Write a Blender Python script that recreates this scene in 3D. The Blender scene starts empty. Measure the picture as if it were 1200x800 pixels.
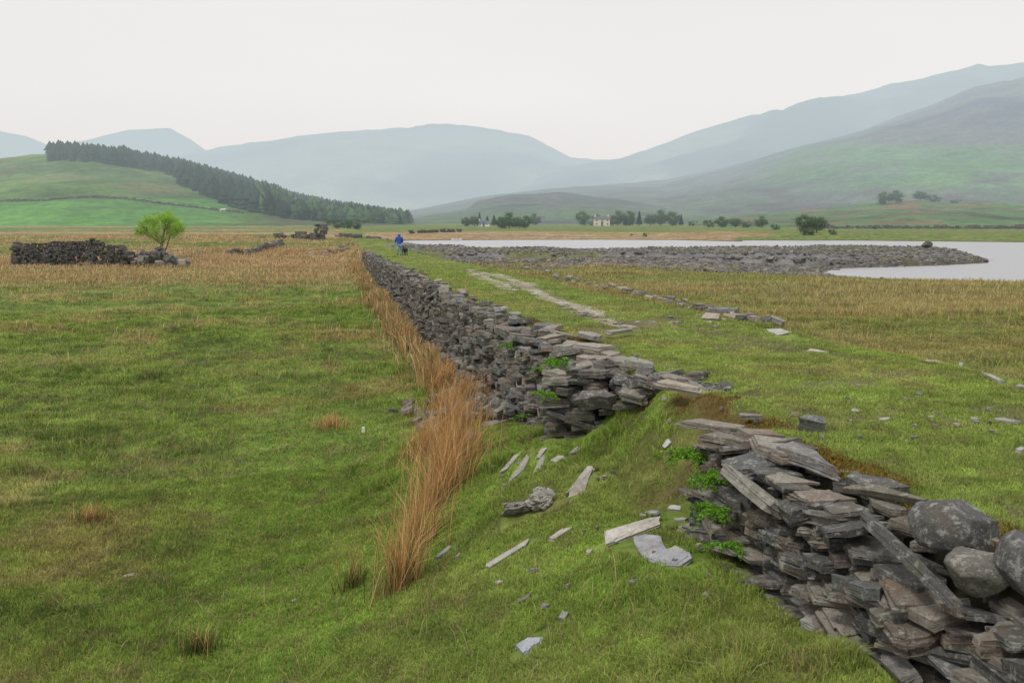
import bpy, bmesh, math, random
import numpy as np
from mathutils import Matrix, Vector
random.seed(7); rng = np.random.default_rng(7)
C = bpy.context.scene.collection
R = math.radians

# ------------------------------------------------------------------ helpers
CAMH = 3.8; F = 1167.0; PITCH = math.atan(144/1167.0)
def ray(px, py):
    c, s = math.cos(PITCH), math.sin(PITCH)
    a = (px-600)/F; b = (400-py)/F
    return np.array([a, c+b*s, -s+b*c])
def atz(px, py, z):
    d = ray(px, py); k = (z-CAMH)/d[2]
    return np.array([d[0]*k, d[1]*k, z])
def aty(px, py, y):
    d = ray(px, py); k = y/d[1]
    return np.array([d[0]*k, y, CAMH+d[2]*k])

_perm = np.random.default_rng(3).random((256, 256))
def vn(x, y):
    x = np.asarray(x, float); y = np.asarray(y, float)
    xi = np.floor(x).astype(int); yi = np.floor(y).astype(int)
    fx = x-xi; fy = y-yi
    fx = fx*fx*(3-2*fx); fy = fy*fy*(3-2*fy)
    g = lambda i, j: _perm[i & 255, j & 255]
    return (g(xi, yi)*(1-fx)+g(xi+1, yi)*fx)*(1-fy)+(g(xi, yi+1)*(1-fx)+g(xi+1, yi+1)*fx)*fy
def fbm(x, y, sc, o=4, seed=0):
    v = 0; a = .5; t = 0
    x = np.asarray(x, float)/sc+seed*17.3; y = np.asarray(y, float)/sc+seed*9.7
    for k in range(o):
        v = v+a*vn(x, y); t += a; a *= .5; x = x*2.03+5.1; y = y*1.97+3.3
    return v/t
def sst(x, a, b):
    t = np.clip((np.asarray(x, float)-a)/(b-a), 0, 1); return t*t*(3-2*t)
def lerp(a, b, t): return a+(b-a)*t
def mixc(c, d, t): return c*(1-t[..., None])+np.asarray(d)*t[..., None]

# ------------------------------------------------------------------ terrain
LAKE_PX = [(452,287),(458,283.6),(480,282),(600,281.2),(700,281),(790,281.3),(868,283.2),(872,281.8),(1000,282),(1200,284),(1500,287),(1900,290),
           (1900,352),(1500,342),(1200,333),(1090,330),(985,325),(958,321),(980,314.5),(1100,311),(1157,308),(1156,304),(1090,300),(960,299),(860,299.5),(700,302),(600,301),(530,297),(480,290)]
LAKE = np.array([atz(a, b, -.5)[:2] for a, b in LAKE_PX])
def lake_sd(x, y):     # positive on land
    x = np.asarray(x, float); y = np.asarray(y, float)
    d = np.full(x.shape, 1e9); ins = np.zeros(x.shape, bool)
    n = len(LAKE)
    for i in range(n):
        x0, y0 = LAKE[i]; x1, y1 = LAKE[(i+1) % n]
        ex, ey = x1-x0, y1-y0
        t = np.clip(((x-x0)*ex+(y-y0)*ey)/(ex*ex+ey*ey), 0, 1)
        d = np.minimum(d, np.hypot(x-x0-t*ex, y-y0-t*ey))
        cr = (y0 > y) != (y1 > y)
        with np.errstate(divide='ignore', invalid='ignore'):
            ins ^= cr & (x < (x1-x0)*(y-y0)/(y1-y0+1e-12)+x0)
    return np.where(ins, -d, d)
def XE(y): return 3.4-.182*np.asarray(y, float)
def ES(x, y): return (x-XE(y))*.984
def ET(y): return np.where(y < 80, 2.2-.015*y, 1.0-.01*(y-80))
def gapness(y): return sst(y, 8.15, 8.6)*(1-sst(y, 11.3, 11.5))
CW = 3.9
def T(x, y):
    x = np.asarray(x, float); y = np.asarray(y, float)
    s = ES(x, y)
    und = (fbm(x, y, 5, 3, 1)-.5)*.28+(fbm(x, y, .9, 2, 2)-.5)*.09
    dist = np.hypot(x, y)
    base = lerp(0., .8, sst(y, 76, 104))
    B = np.interp(y, [0, 5, 8, 9.5, 11.5, 13.5, 16, 20, 28], [1.55, 1.45, 1.3, 1.35, 1.35, 1.0, .55, .2, 0])
    W = np.interp(y, [0, 8, 12, 20], [5.2, 4.2, 3.4, 2.6])
    dl = -s-.35
    f = 1-np.clip(dl/W, 0, 1); f = f*f*(3-2*f)
    left = base+B*f+und
    Rb = np.maximum(1.25-.03*(y-10), .25)+und*.8
    Rb = np.where(y > 90, np.maximum(Rb, .62), Rb)
    top = ET(np.clip(y, 0, 300))+und*.3+(fbm(x, y, .35, 2, 8)-.5)*.03
    g = gapness(y)
    a = lerp(-.30, -.95, g); b = lerp(-.02, .55, g)
    w = np.clip((s-a)/(b-a), 0, 1); w = w*w*(3-2*w)
    ws = lerp(w, sst(w+ .25*(fbm(x, y, .5, 3, 5)-.5)*g, 0.02, .98), g)
    z = lerp(left, top, ws)
    z = z+g*sst(s, -2.5, -1)*(1-sst(s, .6, 1.2))*((fbm(x, y, .6, 3, 15)-.5)*.40)
    wr = sst(s, CW+(fbm(x, y, 2, 2, 4)-.5)*.5, CW+1.6)
    z = np.where(s > 1.0, lerp(top, Rb, wr), z)
    endm = sst(y, 90, 112)
    z = lerp(z, np.where(s > CW, Rb, base+und), endm)
    sd = lake_sd(x, y)
    sl = np.where(y < 88, .042, np.where(y < 150, .30, .05))
    cap = -.5+np.abs(sd)*sl+.04
    hum = np.where((y > 88) & (y < 150), (fbm(x, y, 4, 3, 11)-.5)*.5, 0)*np.clip(sd/3, 0, 1)
    land = np.minimum(z+hum, cap)
    z = np.where(s < CW, np.where(y > 90, land, z), land)
    z = np.where(sd < 0, -.5-np.clip(-sd*.2, .03, 1.5), z)
    return np.where(dist > 1200, .3, z)
def on(px, py, fn=T, y0=2.5, y1=700):
    d = ray(px, py); d = d/d[1]
    ys = y0*(y1/y0)**np.linspace(0, 1, 2500)
    zz = CAMH+d[2]*ys-fn(d[0]*ys, ys)
    i = np.argmax(zz < 0) if (zz < 0).any() else len(ys)-1
    y = ys[i]
    return np.array([d[0]*y, y, float(fn(np.array([d[0]*y]), np.array([y]))[0])])
def Tz(x, y): return float(T(np.array([x]), np.array([y]))[0])

# path ruts (world coordinates)
RUT1 = np.array([atz(a, b, z)[:2] for a, b, z in [(548,318,1.45),(575,325,1.5),(600,332,1.55),(622,341,1.62),(640,350,1.7),(665,363,1.75),(692,373,1.8),(715,381,1.85),(742,388,1.9)]])
RUT2 = np.array([atz(a, b, z)[:2] for a, b, z in [(548,318,1.45),(560,327,1.5),(578,334,1.55),(596,341,1.6),(603,346,1.62)]])
def dline(x, y, P):
    d = np.full(np.shape(x), 1e9)
    for i in range(len(P)-1):
        x0, y0 = P[i]; ex, ey = P[i+1]-P[i]
        t = np.clip(((x-x0)*ex+(y-y0)*ey)/(ex*ex+ey*ey), 0, 1)
        d = np.minimum(d, np.hypot(x-x0-t*ex, y-y0-t*ey))
    return d
def rutd(x, y): return np.minimum(dline(x, y, RUT1), dline(x, y, RUT2)+.08)

# slate waste zone
def slate_zone(x, y):
    px = 600+F*1.0*x/np.maximum(y, 1)
    sd = lake_sd(x, y)
    lo = 66+fbm(x, y, 9, 3, 21)*9+np.clip((600-px)*.10, 0, 30)
    s = ES(x, y)
    z = sst(y, lo, lo+3)*(1-sst(y, 128, 140))*sst(s, 3.2, 5.5)*sst(sd, -1, .6)
    return z*(1-sst(px, 1200, 1300))
def ground_col(x, y):
    """linear RGB of the ground cover + dryness"""
    x = np.asarray(x, float); y = np.asarray(y, float)
    s = ES(x, y); px = 600+F*x/np.maximum(y, 1)
    n1 = fbm(x, y, 2.2, 4, 31); n2 = fbm(x, y, .5, 3, 32); n3 = fbm(x, y, 14, 3, 33); n4 = fbm(x/4, y, 6, 3, 34)
    g = mixc(np.broadcast_to(np.array([.212, .288, .056]), x.shape+(3,)), [.115, .175, .032], sst(n2, .35, .7))
    g = mixc(g, [.27, .28, .075], sst(n1, .48, .72)*.8)
    dry = sst(n1*.6+n2*.4, .52, .68)*lerp(.30, .5, sst(y, 8, 20))
    left = s < -.2
    band = sst(y, 40+n3*16, 54+n3*16)*(1-sst(y, 88, 104))
    dl = np.where(left, np.maximum(dry*.8, band*(.55+.6*sst(n4, .35, .6))), dry)
    farband = np.where(y > 95, sst(n4, .40, .52)*.9, 0)
    farband = np.where(y > 150, sst(fbm(x/9, y, 16, 2, 35), .45, .58), farband)
    dl = np.where(left, np.maximum(dl, farband), dl)
    right = s > CW+.3
    rb = sst(fbm(x/3, y, 5, 3, 36), .40, .58)
    rough = sst(y, 13, 24)*(1-sst(y, 85, 95))
    dr = np.maximum(dry, rough*(.12+.62*rb*(.45+.55*sst(y, 22, 34))))
    dr = np.where(y > 150, np.where(px+(fbm(x, y, 12, 3, 49)-.5)*260 < 850, sst(245-y+(fbm(x/5, y, 9, 3, 50)-.5)*70, -10, 25), sst(fbm(x/6, y, 30, 2, 37), .62, .7)), dr)
    dl = np.where(right, dr, dl)
    top = (~left) & (~right)
    dl = np.where(top, dry*.5+.14*sst(n2, .45, .7), dl)
    dl = np.clip(dl, 0, 1)
    dc = mixc(np.broadcast_to(np.array([.50, .38, .20]), x.shape+(3,)), [.44, .27, .13], sst(fbm(x/2, y, 3, 3, 38), .4, .65))
    dc = mixc(dc, [.22, .20, .08], sst(n2, .5, .75)*.6)
    rgb = mixc(g, [.235, .305, .066], top*.7)
    rgb = mixc(rgb, [.21, .235, .065], (right & (y < 90))*.6)
    slope = (s < 0)*(1-sst(-s, 3.5, 6.5))*(1-sst(y, 17, 24)); rgb = mixc(rgb, [.19, .295, .045], slope*.6); dl = dl*(1-.55*slope)
    rgb = mixc(rgb, mixc(dc, [.30, .26, .10], (right & (y < 90))*.6), dl)
    mot = fbm(x, y, .16, 3, 39)*.6+fbm(x, y, .7, 3, 40)*.4
    rgb = rgb*(.34+1.38*mot)[..., None]
    rgb = mixc(rgb, [.20, .15, .075], sst(fbm(x, y, .28, 3, 48), .58, .72)*(y < 30)*.38)
    # moss lip behind the wall
    moss = sst(s, -.1, .05)*(1-sst(s, .12, .2+.75*n1*sst(n2, .4, .65)))*(y < 19)*sst(n2, .3, .5)
    rgb = mixc(rgb, [.19, .115, .022], moss*.85)
    return rgb, dl, moss
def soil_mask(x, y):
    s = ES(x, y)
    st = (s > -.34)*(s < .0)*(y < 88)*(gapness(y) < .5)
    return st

# ------------------------------------------------------------------ mesh builders
def fast_mesh(name, V, loops, starts, totals, attrs=None, smooth=False):
    me = bpy.data.meshes.new(name)
    me.vertices.add(len(V)); me.vertices.foreach_set('co', np.asarray(V, np.float32).ravel())
    me.loops.add(len(loops)); me.loops.foreach_set('vertex_index', np.asarray(loops, np.int32))
    me.polygons.add(len(starts))
    me.polygons.foreach_set('loop_start', np.asarray(starts, np.int32))
    me.polygons.foreach_set('use_smooth', np.full(len(starts), bool(smooth)))
    for k, v in (attrs or {}).items():
        v = np.asarray(v, np.float32)
        if k == 'Col':
            a = me.attributes.new('Col', 'FLOAT_COLOR', 'POINT')
            if v.shape[1] == 3: v = np.hstack([v, np.ones((len(v), 1), np.float32)])
            a.data.foreach_set('color', v.ravel())
        else:
            a = me.attributes.new(k, 'FLOAT_VECTOR', 'POINT'); a.data.foreach_set('vector', v.ravel())
    me.update(calc_edges=True); me.validate()
    return me
class MB:
    def __init__(s): s.V = []; s.L = []; s.S = []; s.A = {'Col': [], 'loc': []}; s.n = 0; s.nl = 0
    def add(s, V, loops, totals, col, loc=None):
        V = np.asarray(V, float); totals = np.asarray(totals); loops = np.asarray(loops)
        s.V.append(V); s.L.append(loops+s.n)
        s.S.append(np.concatenate([[0], np.cumsum(totals)[:-1]])+s.nl)
        col = np.asarray(col, float)
        s.A['Col'].append(np.broadcast_to(col, (len(V), 3)) if col.ndim == 1 else col)
        s.A['loc'].append(V if loc is None else loc)
        s.n += len(V); s.nl += len(loops)
    def mesh(s, name, smooth=False, origin=None):
        V = np.vstack(s.V)
        if origin is not None: V = V-np.asarray(origin)
        S = np.concatenate(s.S); L = np.concatenate(s.L)
        return fast_mesh(name, V, L, S, None, {'Col': np.vstack(s.A['Col']), 'loc': np.vstack(s.A['loc'])}, smooth)
    def build(s, name, mat, parent=None, origin=(0, 0, 0), smooth=False):
        me = s.mesh(name, smooth, origin); me.materials.append(mat)
        o = bpy.data.objects.new(name, me); C.objects.link(o)
        if parent: o.parent = parent; o.location = Vector(origin)-wloc(parent)
        else: o.location = origin
        return o
def wloc(o):
    l = o.location.copy()
    while o.parent: o = o.parent; l += o.location
    return l
def tag(o, label=None, cat=None, group=None, kind=None):
    if label: o['label'] = label
    if cat: o['category'] = cat
    if group: o['group'] = group
    if kind: o['kind'] = kind
    return o
def empty(name, loc, label, cat, group=None):
    o = bpy.data.objects.new(name, None); C.objects.link(o); o.location = loc; o.empty_display_size = .2
    return tag(o, label, cat, group)
def copy_tree(o, parent=None):
    c = o.copy(); C.objects.link(c)
    if parent: c.parent = parent
    for ch in list(o.children): copy_tree(ch, c)
    return c
def grid(name, X, Y, Z, col, mat, smooth=True, kind='structure'):
    nr, nc = X.shape
    V = np.stack([X, Y, Z], -1).reshape(-1, 3)
    i = np.arange(nr*nc).reshape(nr, nc)
    q = np.stack([i[:-1, :-1], i[:-1, 1:], i[1:, 1:], i[1:, :-1]], -1).reshape(-1, 4)
    me = fast_mesh(name, V, q.ravel(), np.arange(len(q))*4, None, {'Col': col.reshape(-1, 3)}, smooth)
    me.materials.append(mat)
    o = bpy.data.objects.new(name, me); C.objects.link(o)
    if kind: o['kind'] = kind
    return o

# ------------------------------------------------------------------ materials
HAZE_PAINT = (.545, .625, .655, 1); HL = 1400.0  # aerial haze painted into the materials: glow colour and distance scale
def new_mat(name):
    m = bpy.data.materials.new(name); m.use_nodes = True; nt = m.node_tree
    for n in list(nt.nodes): nt.nodes.remove(n)
    return m, nt
def N(nt, t, **k):
    n = nt.nodes.new(t)
    for a, b in k.items():
        if a in n.inputs.keys(): n.inputs[a].default_value = b
        else: setattr(n, a, b)
    return n
def finish(nt, sh, haze_paint=True):
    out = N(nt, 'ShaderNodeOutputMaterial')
    if not haze_paint: nt.links.new(sh, out.inputs[0]); return
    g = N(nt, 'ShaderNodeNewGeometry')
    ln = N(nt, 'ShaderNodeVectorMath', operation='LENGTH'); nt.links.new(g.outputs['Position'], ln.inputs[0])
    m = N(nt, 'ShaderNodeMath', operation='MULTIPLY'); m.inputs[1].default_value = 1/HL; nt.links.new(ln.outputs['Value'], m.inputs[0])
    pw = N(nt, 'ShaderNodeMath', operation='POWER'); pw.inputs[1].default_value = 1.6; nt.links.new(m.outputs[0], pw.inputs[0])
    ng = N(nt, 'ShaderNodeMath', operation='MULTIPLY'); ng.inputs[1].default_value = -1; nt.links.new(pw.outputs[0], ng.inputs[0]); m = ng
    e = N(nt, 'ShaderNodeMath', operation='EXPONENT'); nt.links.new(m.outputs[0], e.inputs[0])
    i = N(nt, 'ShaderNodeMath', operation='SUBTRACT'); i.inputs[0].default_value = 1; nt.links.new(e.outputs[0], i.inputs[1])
    em = N(nt, 'ShaderNodeEmission'); em.inputs[0].default_value = HAZE_PAINT  # emission laid over the surface, stands in for hazy air
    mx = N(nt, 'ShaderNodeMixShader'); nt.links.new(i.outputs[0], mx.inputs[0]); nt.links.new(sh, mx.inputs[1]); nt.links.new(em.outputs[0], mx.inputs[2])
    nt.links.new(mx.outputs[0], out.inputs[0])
def mulcol(nt, a, fac_socket, lo, hi):
    mr = N(nt, 'ShaderNodeMapRange'); mr.inputs['To Min'].default_value = lo; mr.inputs['To Max'].default_value = hi
    mr.inputs['From Min'].default_value = .25; mr.inputs['From Max'].default_value = .75
    nt.links.new(fac_socket, mr.inputs[0])
    v = N(nt, 'ShaderNodeVectorMath', operation='SCALE'); nt.links.new(a, v.inputs[0]); nt.links.new(mr.outputs[0], v.inputs['Scale'])
    return v.outputs[0]
def attr_mat(name, scales, rough=.9, bump=0., bscale=8., translucent=0., amt=.35):
    m, nt = new_mat(name)
    at = N(nt, 'ShaderNodeAttribute'); at.attribute_name = 'Col'
    g = N(nt, 'ShaderNodeNewGeometry')
    c = at.outputs['Color']
    for sc in scales:
        nz = N(nt, 'ShaderNodeTexNoise'); nz.inputs['Scale'].default_value = sc; nz.inputs['Detail'].default_value = 6
        nt.links.new(g.outputs['Position'], nz.inputs['Vector'])
        c = mulcol(nt, c, nz.outputs['Fac'], 1-amt, 1+amt)
    d = N(nt, 'ShaderNodeBsdfPrincipled'); d.inputs['Roughness'].default_value = rough; d.inputs['Specular IOR Level'].default_value = .15
    nt.links.new(c, d.inputs['Base Color'])
    if bump:
        nz = N(nt, 'ShaderNodeTexNoise'); nz.inputs['Scale'].default_value = bscale; nz.inputs['Detail'].default_value = 5
        nt.links.new(g.outputs['Position'], nz.inputs['Vector'])
        b = N(nt, 'ShaderNodeBump'); b.inputs['Strength'].default_value = bump; b.inputs['Distance'].default_value = .5/bscale
        nt.links.new(nz.outputs['Fac'], b.inputs['Height']); nt.links.new(b.outputs[0], d.inputs['Normal'])
    sh = d.outputs[0]
    if translucent:
        t = N(nt, 'ShaderNodeBsdfTranslucent'); nt.links.new(c, t.inputs[0])
        mx = N(nt, 'ShaderNodeMixShader'); mx.inputs[0].default_value = translucent
        nt.links.new(sh, mx.inputs[1]); nt.links.new(t.outputs[0], mx.inputs[2]); sh = mx.outputs[0]
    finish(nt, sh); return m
def stone_mat(name, boulder=False):
    m, nt = new_mat(name)
    at = N(nt, 'ShaderNodeAttribute'); at.attribute_name = 'Col'
    lo = N(nt, 'ShaderNodeAttribute'); lo.attribute_name = 'loc'
    mp = N(nt, 'ShaderNodeMapping'); mp.inputs['Scale'].default_value = (1, 1, 1 if boulder else 9)
    nt.links.new(lo.outputs['Vector'], mp.inputs[0])
    def nz(src, sc, det=6, r=.6):
        n = N(nt, 'ShaderNodeTexNoise'); n.inputs['Scale'].default_value = sc; n.inputs['Detail'].default_value = det; n.inputs['Roughness'].default_value = r
        nt.links.new(src, n.inputs['Vector']); return n.outputs['Fac']
    c = at.outputs['Color']
    f1 = nz(mp.outputs[0], 7, 8, .7)
    c = mulcol(nt, c, f1, .62, 1.35)
    def over(c, fac, lo_, hi_, col, st):
        mr = N(nt, 'ShaderNodeMapRange'); mr.inputs['From Min'].default_value = lo_; mr.inputs['From Max'].default_value = hi_; mr.inputs['To Max'].default_value = st
        nt.links.new(fac, mr.inputs[0])
        mx = N(nt, 'ShaderNodeMix', data_type='RGBA'); nt.links.new(mr.outputs[0], mx.inputs['Factor']); nt.links.new(c, mx.inputs[6]); mx.inputs[7].default_value = col+(1,)
        return mx.outputs[2]
    c = over(c, nz(lo.outputs['Vector'], 2.3, 4), .54, .64, (.20, .135, .085), .18 if boulder else .45)      # iron staining
    c = over(c, nz(lo.outputs['Vector'], 16 if boulder else 13, 8, .75), .535, .60, (.44, .44, .40), .5)       # pale lichen
    c = over(c, nz(lo.outputs['Vector'], 60, 4, .7), .58, .64, (.36, .35, .31), .5)
    c = over(c, nz(lo.outputs['Vector'], 3.1, 3), .60, .70, (.075, .10, .035), .4)         # green algae
    c = over(c, nz(lo.outputs['Vector'], 38, 3, .6), .60, .66, (.03, .03, .03), .5)
    d = N(nt, 'ShaderNodeBsdfPrincipled'); d.inputs['Roughness'].default_value = .72; d.inputs['Specular IOR Level'].default_value = .3
    nt.links.new(c, d.inputs['Base Color'])
    ad = N(nt, 'ShaderNodeMath', operation='MULTIPLY_ADD'); ad.inputs[1].default_value = .4
    nt.links.new(nz(lo.outputs['Vector'], 45, 6, .7), ad.inputs[0]); nt.links.new(nz(mp.outputs[0], 5, 8, .65), ad.inputs[2])
    b = N(nt, 'ShaderNodeBump'); b.inputs['Strength'].default_value = .9; b.inputs['Distance'].default_value = .04
    nt.links.new(ad.outputs[0], b.inputs['Height']); nt.links.new(b.outputs[0], d.inputs['Normal'])
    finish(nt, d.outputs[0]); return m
def plain_mat(name, col, rough=.8):
    m, nt = new_mat(name)
    g = N(nt, 'ShaderNodeTexCoord')
    nz = N(nt, 'ShaderNodeTexNoise'); nz.inputs['Scale'].default_value = 6; nz.inputs['Detail'].default_value = 4
    nt.links.new(g.outputs['Object'], nz.inputs['Vector'])
    rgb = N(nt, 'ShaderNodeRGB'); rgb.outputs[0].default_value = col+(1,)
    c = mulcol(nt, rgb.outputs[0], nz.outputs['Fac'], .8, 1.2)
    d = N(nt, 'ShaderNodeBsdfPrincipled'); d.inputs['Roughness'].default_value = rough
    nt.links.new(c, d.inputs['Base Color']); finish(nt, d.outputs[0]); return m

M_ground = attr_mat('turf soil', [.6, 4, 22], bump=.6, bscale=14, amt=.28)
M_hill = attr_mat('hillside', [.004, .02, .09, .3], amt=.30, bump=.8, bscale=.03)
M_grass = attr_mat('grass blades', [], translucent=.25, rough=.7)
M_leaf = attr_mat('leaves', [], translucent=.3, rough=.6)
M_bark = attr_mat('bark', [9], bump=.6, bscale=20)
M_stone = stone_mat('slate'); M_boulder = stone_mat('boulder rock', True)
M_rub = attr_mat('slate waste', [1.5], amt=.25)
M_wallp = plain_mat('lime render', (.62, .52, .38)); M_white = plain_mat('white render', (.75, .75, .72))
M_greyw = plain_mat('grey stone', (.25, .25, .25)); M_roof = plain_mat('slate roof', (.10, .10, .12)); M_glass = plain_mat('dark panes', (.03, .035, .05), .2)
M_blue = plain_mat('blue cloth', (.02, .075, .40)); M_jean = plain_mat('pale denim', (.22, .30, .46)); M_skin = plain_mat('skin', (.5, .3, .22))
M_black = plain_mat('black fur', (.012, .012, .016)); M_wool = plain_mat('wool', (.72, .69, .62)); M_boot = plain_mat('boots', (.02, .03, .1))
M_wood = plain_mat('weathered wood', (.2, .18, .15))

# ------------------------------------------------------------------ ground sheet
th = np.radians(np.linspace(-64, 64, 900)); rr = 7.0*(6500/7.0)**np.linspace(0, 1, 1000)
TH, RR = np.meshgrid(th, rr)
GX = np.sin(TH)*RR; GY = np.cos(TH)*RR-9.0
GZ = T(GX, GY)
gc, gd, gm = ground_col(GX, GY)
gc = gc*.62
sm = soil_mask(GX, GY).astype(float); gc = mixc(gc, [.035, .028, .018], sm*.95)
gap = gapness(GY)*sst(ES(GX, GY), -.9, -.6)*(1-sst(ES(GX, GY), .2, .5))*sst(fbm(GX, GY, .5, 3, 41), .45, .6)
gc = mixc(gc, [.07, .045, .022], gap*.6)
sz = slate_zone(GX, GY)
scol = mixc(np.broadcast_to(np.array([.16, .155, .15]), GX.shape+(3,)), [.12, .13, .04], sst(fbm(GX, GY, 5, 4, 42), .52, .62)*.8)
gc = gc*(1-sz[..., None])+scol*sz[..., None]
gc = gc; rd = rutd(GX, GY); rw = 1-sst(rd+(fbm(GX, GY, .4, 3, 43)-.5)*.35, .12, .32)
gc = mixc(gc, [.20, .175, .13], rw*.7)
bare = sst(fbm(GX, GY, .8, 3, 44), .60, .68)*(ES(GX, GY) > .5)*(ES(GX, GY) < 3.5)*(GY < 20)
gc = mixc(gc, [.10, .075, .05], bare*.7)
mud = (1-sst(lake_sd(GX, GY), .3, 2.5)); gc = mixc(gc, [.07, .06, .045], mud*.8)
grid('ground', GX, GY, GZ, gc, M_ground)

# path sheets along the two ruts, a few mm over the ground
def path_strip(name, P):
    mb = MB(); seg = []
    for i in range(len(P)-1):
        n = max(2, int(np.hypot(*(P[i+1]-P[i]))/.25))
        for k in range(n): seg.append(P[i]+(P[i+1]-P[i])*k/n)
    seg.append(P[-1]); seg = np.array(seg)
    d = np.gradient(seg, axis=0); d /= np.linalg.norm(d, axis=1)[:, None]; nrm = np.stack([d[:, 1], -d[:, 0]], 1)
    us = np.linspace(-1, 1, 7)
    wd = np.clip(1.4*(fbm(seg[:, 0], seg[:, 1], 2.2, 4, 45)-.33), .03, .42)
    wd2 = np.clip(1.4*(fbm(seg[:, 0]+9, seg[:, 1], 2.0, 4, 46)-.33), .03, .42)
    X = seg[:, 0][:, None]+nrm[:, 0][:, None]*us*np.where(us < 0, wd[:, None], wd2[:, None])
    Y = seg[:, 1][:, None]+nrm[:, 1][:, None]*us*np.where(us < 0, wd[:, None], wd2[:, None])
    Z = T(X, Y)+.008
    col = mixc(np.broadcast_to(np.array([.36, .33, .27]), X.shape+(3,)), [.24, .21, .15], sst(fbm(X, Y, .3, 3, 47), .4, .6))
    return grid(name, X, Y, Z, col, M_ground)
path_strip('path', RUT1); path_strip('path', RUT2)

# ------------------------------------------------------------------ lake
m, nt = new_mat('lake water')
d = N(nt, 'ShaderNodeBsdfPrincipled'); d.inputs['Base Color'].default_value = (.36, .355, .37, 1); d.inputs['Roughness'].default_value = .28; d.inputs['IOR'].default_value = 1.33
g = N(nt, 'ShaderNodeNewGeometry'); mp = N(nt, 'ShaderNodeMapping'); mp.inputs['Scale'].default_value = (.5, 1.6, 1); nt.links.new(g.outputs['Position'], mp.inputs[0])
nz = N(nt, 'ShaderNodeTexNoise'); nz.inputs['Scale'].default_value = 2.2; nz.inputs['Detail'].default_value = 5; nt.links.new(mp.outputs[0], nz.inputs['Vector'])
b = N(nt, 'ShaderNodeBump'); b.inputs['Strength'].default_value = .5; b.inputs['Distance'].default_value = .06
nt.links.new(nz.outputs['Fac'], b.inputs['Height']); nt.links.new(b.outputs[0], d.inputs['Normal'])
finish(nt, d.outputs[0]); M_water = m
me = bpy.data.meshes.new('lake'); me.from_pydata([(-60, 55, -.5), (420, 55, -.5), (420, 260, -.5), (-60, 260, -.5)], [], [(0, 1, 2, 3)]); me.materials.append(M_water)
o = bpy.data.objects.new('lake', me); C.objects.link(o); o['kind'] = 'structure'

# ------------------------------------------------------------------ hills
class Hill:
    def __init__(s, pts, yr, yb, amp=1., seed=1, pw=1.3, z0=.3):
        s.pts = np.array(pts, float); s.yr = yr; s.yb = yb; s.amp = amp; s.seed = seed; s.pw = pw; s.z0 = z0; v_ = np.linspace(.05, 1, 400); s.f = 1/np.max(np.sin(np.pi/2*v_)**pw*yr/(yb+v_*(yr-yb)))
        s.px = s.pts[:, 0]; s.H = np.array([CAMH+(aty(a, b, yr)[2]-CAMH)*s.f for a, b in pts])
        s.az = np.array([aty(a, b, yr)[0]/yr for a, b in pts])
    def z(s, x, y):
        x = np.asarray(x, float); y = np.asarray(y, float)
        a = x/np.maximum(y, 1)
        H = np.interp(a, s.az, s.H)
        H = H + (fbm(a*s.yr, 0*a, s.yr*.02, 4, s.seed)-.5)*s.amp*.12*(s.yr/100)
        v = (y-s.yb)/(s.yr-s.yb)
        p = np.where(v < 1, np.sin(np.pi/2*np.clip(v, 0, 1))**s.pw, 1-.5*np.clip(v-1, 0, 1)**1.5)
        n = (fbm(x, y, s.yr*.09, 5, s.seed+1)-.5)*s.amp*(H*.35+2)*np.clip(v*4, 0, 1)*np.clip((1.02-v)*4, 0, 1)*(v < 1)
        return np.where(v < 0, -5+0*x, s.z0+(H-s.z0)*p+n)
    def build(s, name, colfn, nx=420, ny=150):
        az = np.linspace(s.az[0], s.az[-1], nx); yy = s.yb+(s.yr-s.yb)*np.linspace(0, 1.7, ny)
        A, Y = np.meshgrid(az, yy); X = A*Y; Z = s.z(X, Y)
        P = 600+A*F*1.0076; Q = 256-(Z-CAMH)/Y*F
        s.o = grid(name, X, Y, Z, colfn(X, Y, Z, P, Q), M_hill); return s.o
def cflat(a, b, sc, seed, thr=(.4, .6)):
    return lambda X, Y, Z, P, Q: mixc(np.broadcast_to(np.array(a), X.shape+(3,)), b, sst(fbm(X, Y, sc, 5, seed), *thr))
HA = Hill([(-500,150),(-200,140),(-60,146),(0,153),(30,160),(60,172),(100,165),(150,152),(200,152),(225,165),(245,179),(300,215),(380,262)], 4200, 2600, .35, 51)
HB = Hill([(60,240),(140,200),(200,185),(245,179),(300,170),(350,161),(430,153),(500,151),(560,153),(620,163),(670,187),(700,189),(760,192),(840,200),(900,230)], 3200, 1700, .8, 52)
HC = Hill([(560,230),(640,200),(700,189),(725,187),(760,176),(800,160),(840,146),(880,133),(920,129),(960,115),(1010,110),(1080,95),(1145,79),(1160,81),(1200,75),(1300,55),(1450,40),(1700,30)], 2700, 1400, .8, 53)
HD = Hill([(380,262),(430,256),(500,243),(560,231),(640,221),(720,217),(780,214),(840,201),(880,190),(940,171),(1000,155),(1040,140),(1100,120),(1140,106),(1200,96),(1300,70),(1500,50),(1700,60)], 1650, 640, .55, 54)
HE = Hill([(460,262),(500,252),(545,246),(560,236),(600,228),(650,226),(720,232),(790,244),(860,248),(960,250),(1100,256)], 1000, 560, 1.2, 55)
HF = Hill([(800,262),(860,254),(930,248),(1000,243),(1040,240),(1075,236),(1110,238),(1150,236),(1200,238),(1350,225),(1700,215)], 640, 345, 1.0, 56)
HG = Hill([(-900,150),(-500,160),(-200,175),(0,187),(40,182),(75,180),(130,184),(165,190),(215,198),(260,211),(300,222),(350,236),(400,246),(450,254),(490,260),(520,263)], 880, 400, .7, 57, 1.15)
HH = Hill([(200,262),(300,253),(360,249),(400,246),(440,252),(500,260),(530,264)], 1000, 620, .5, 58)
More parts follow.
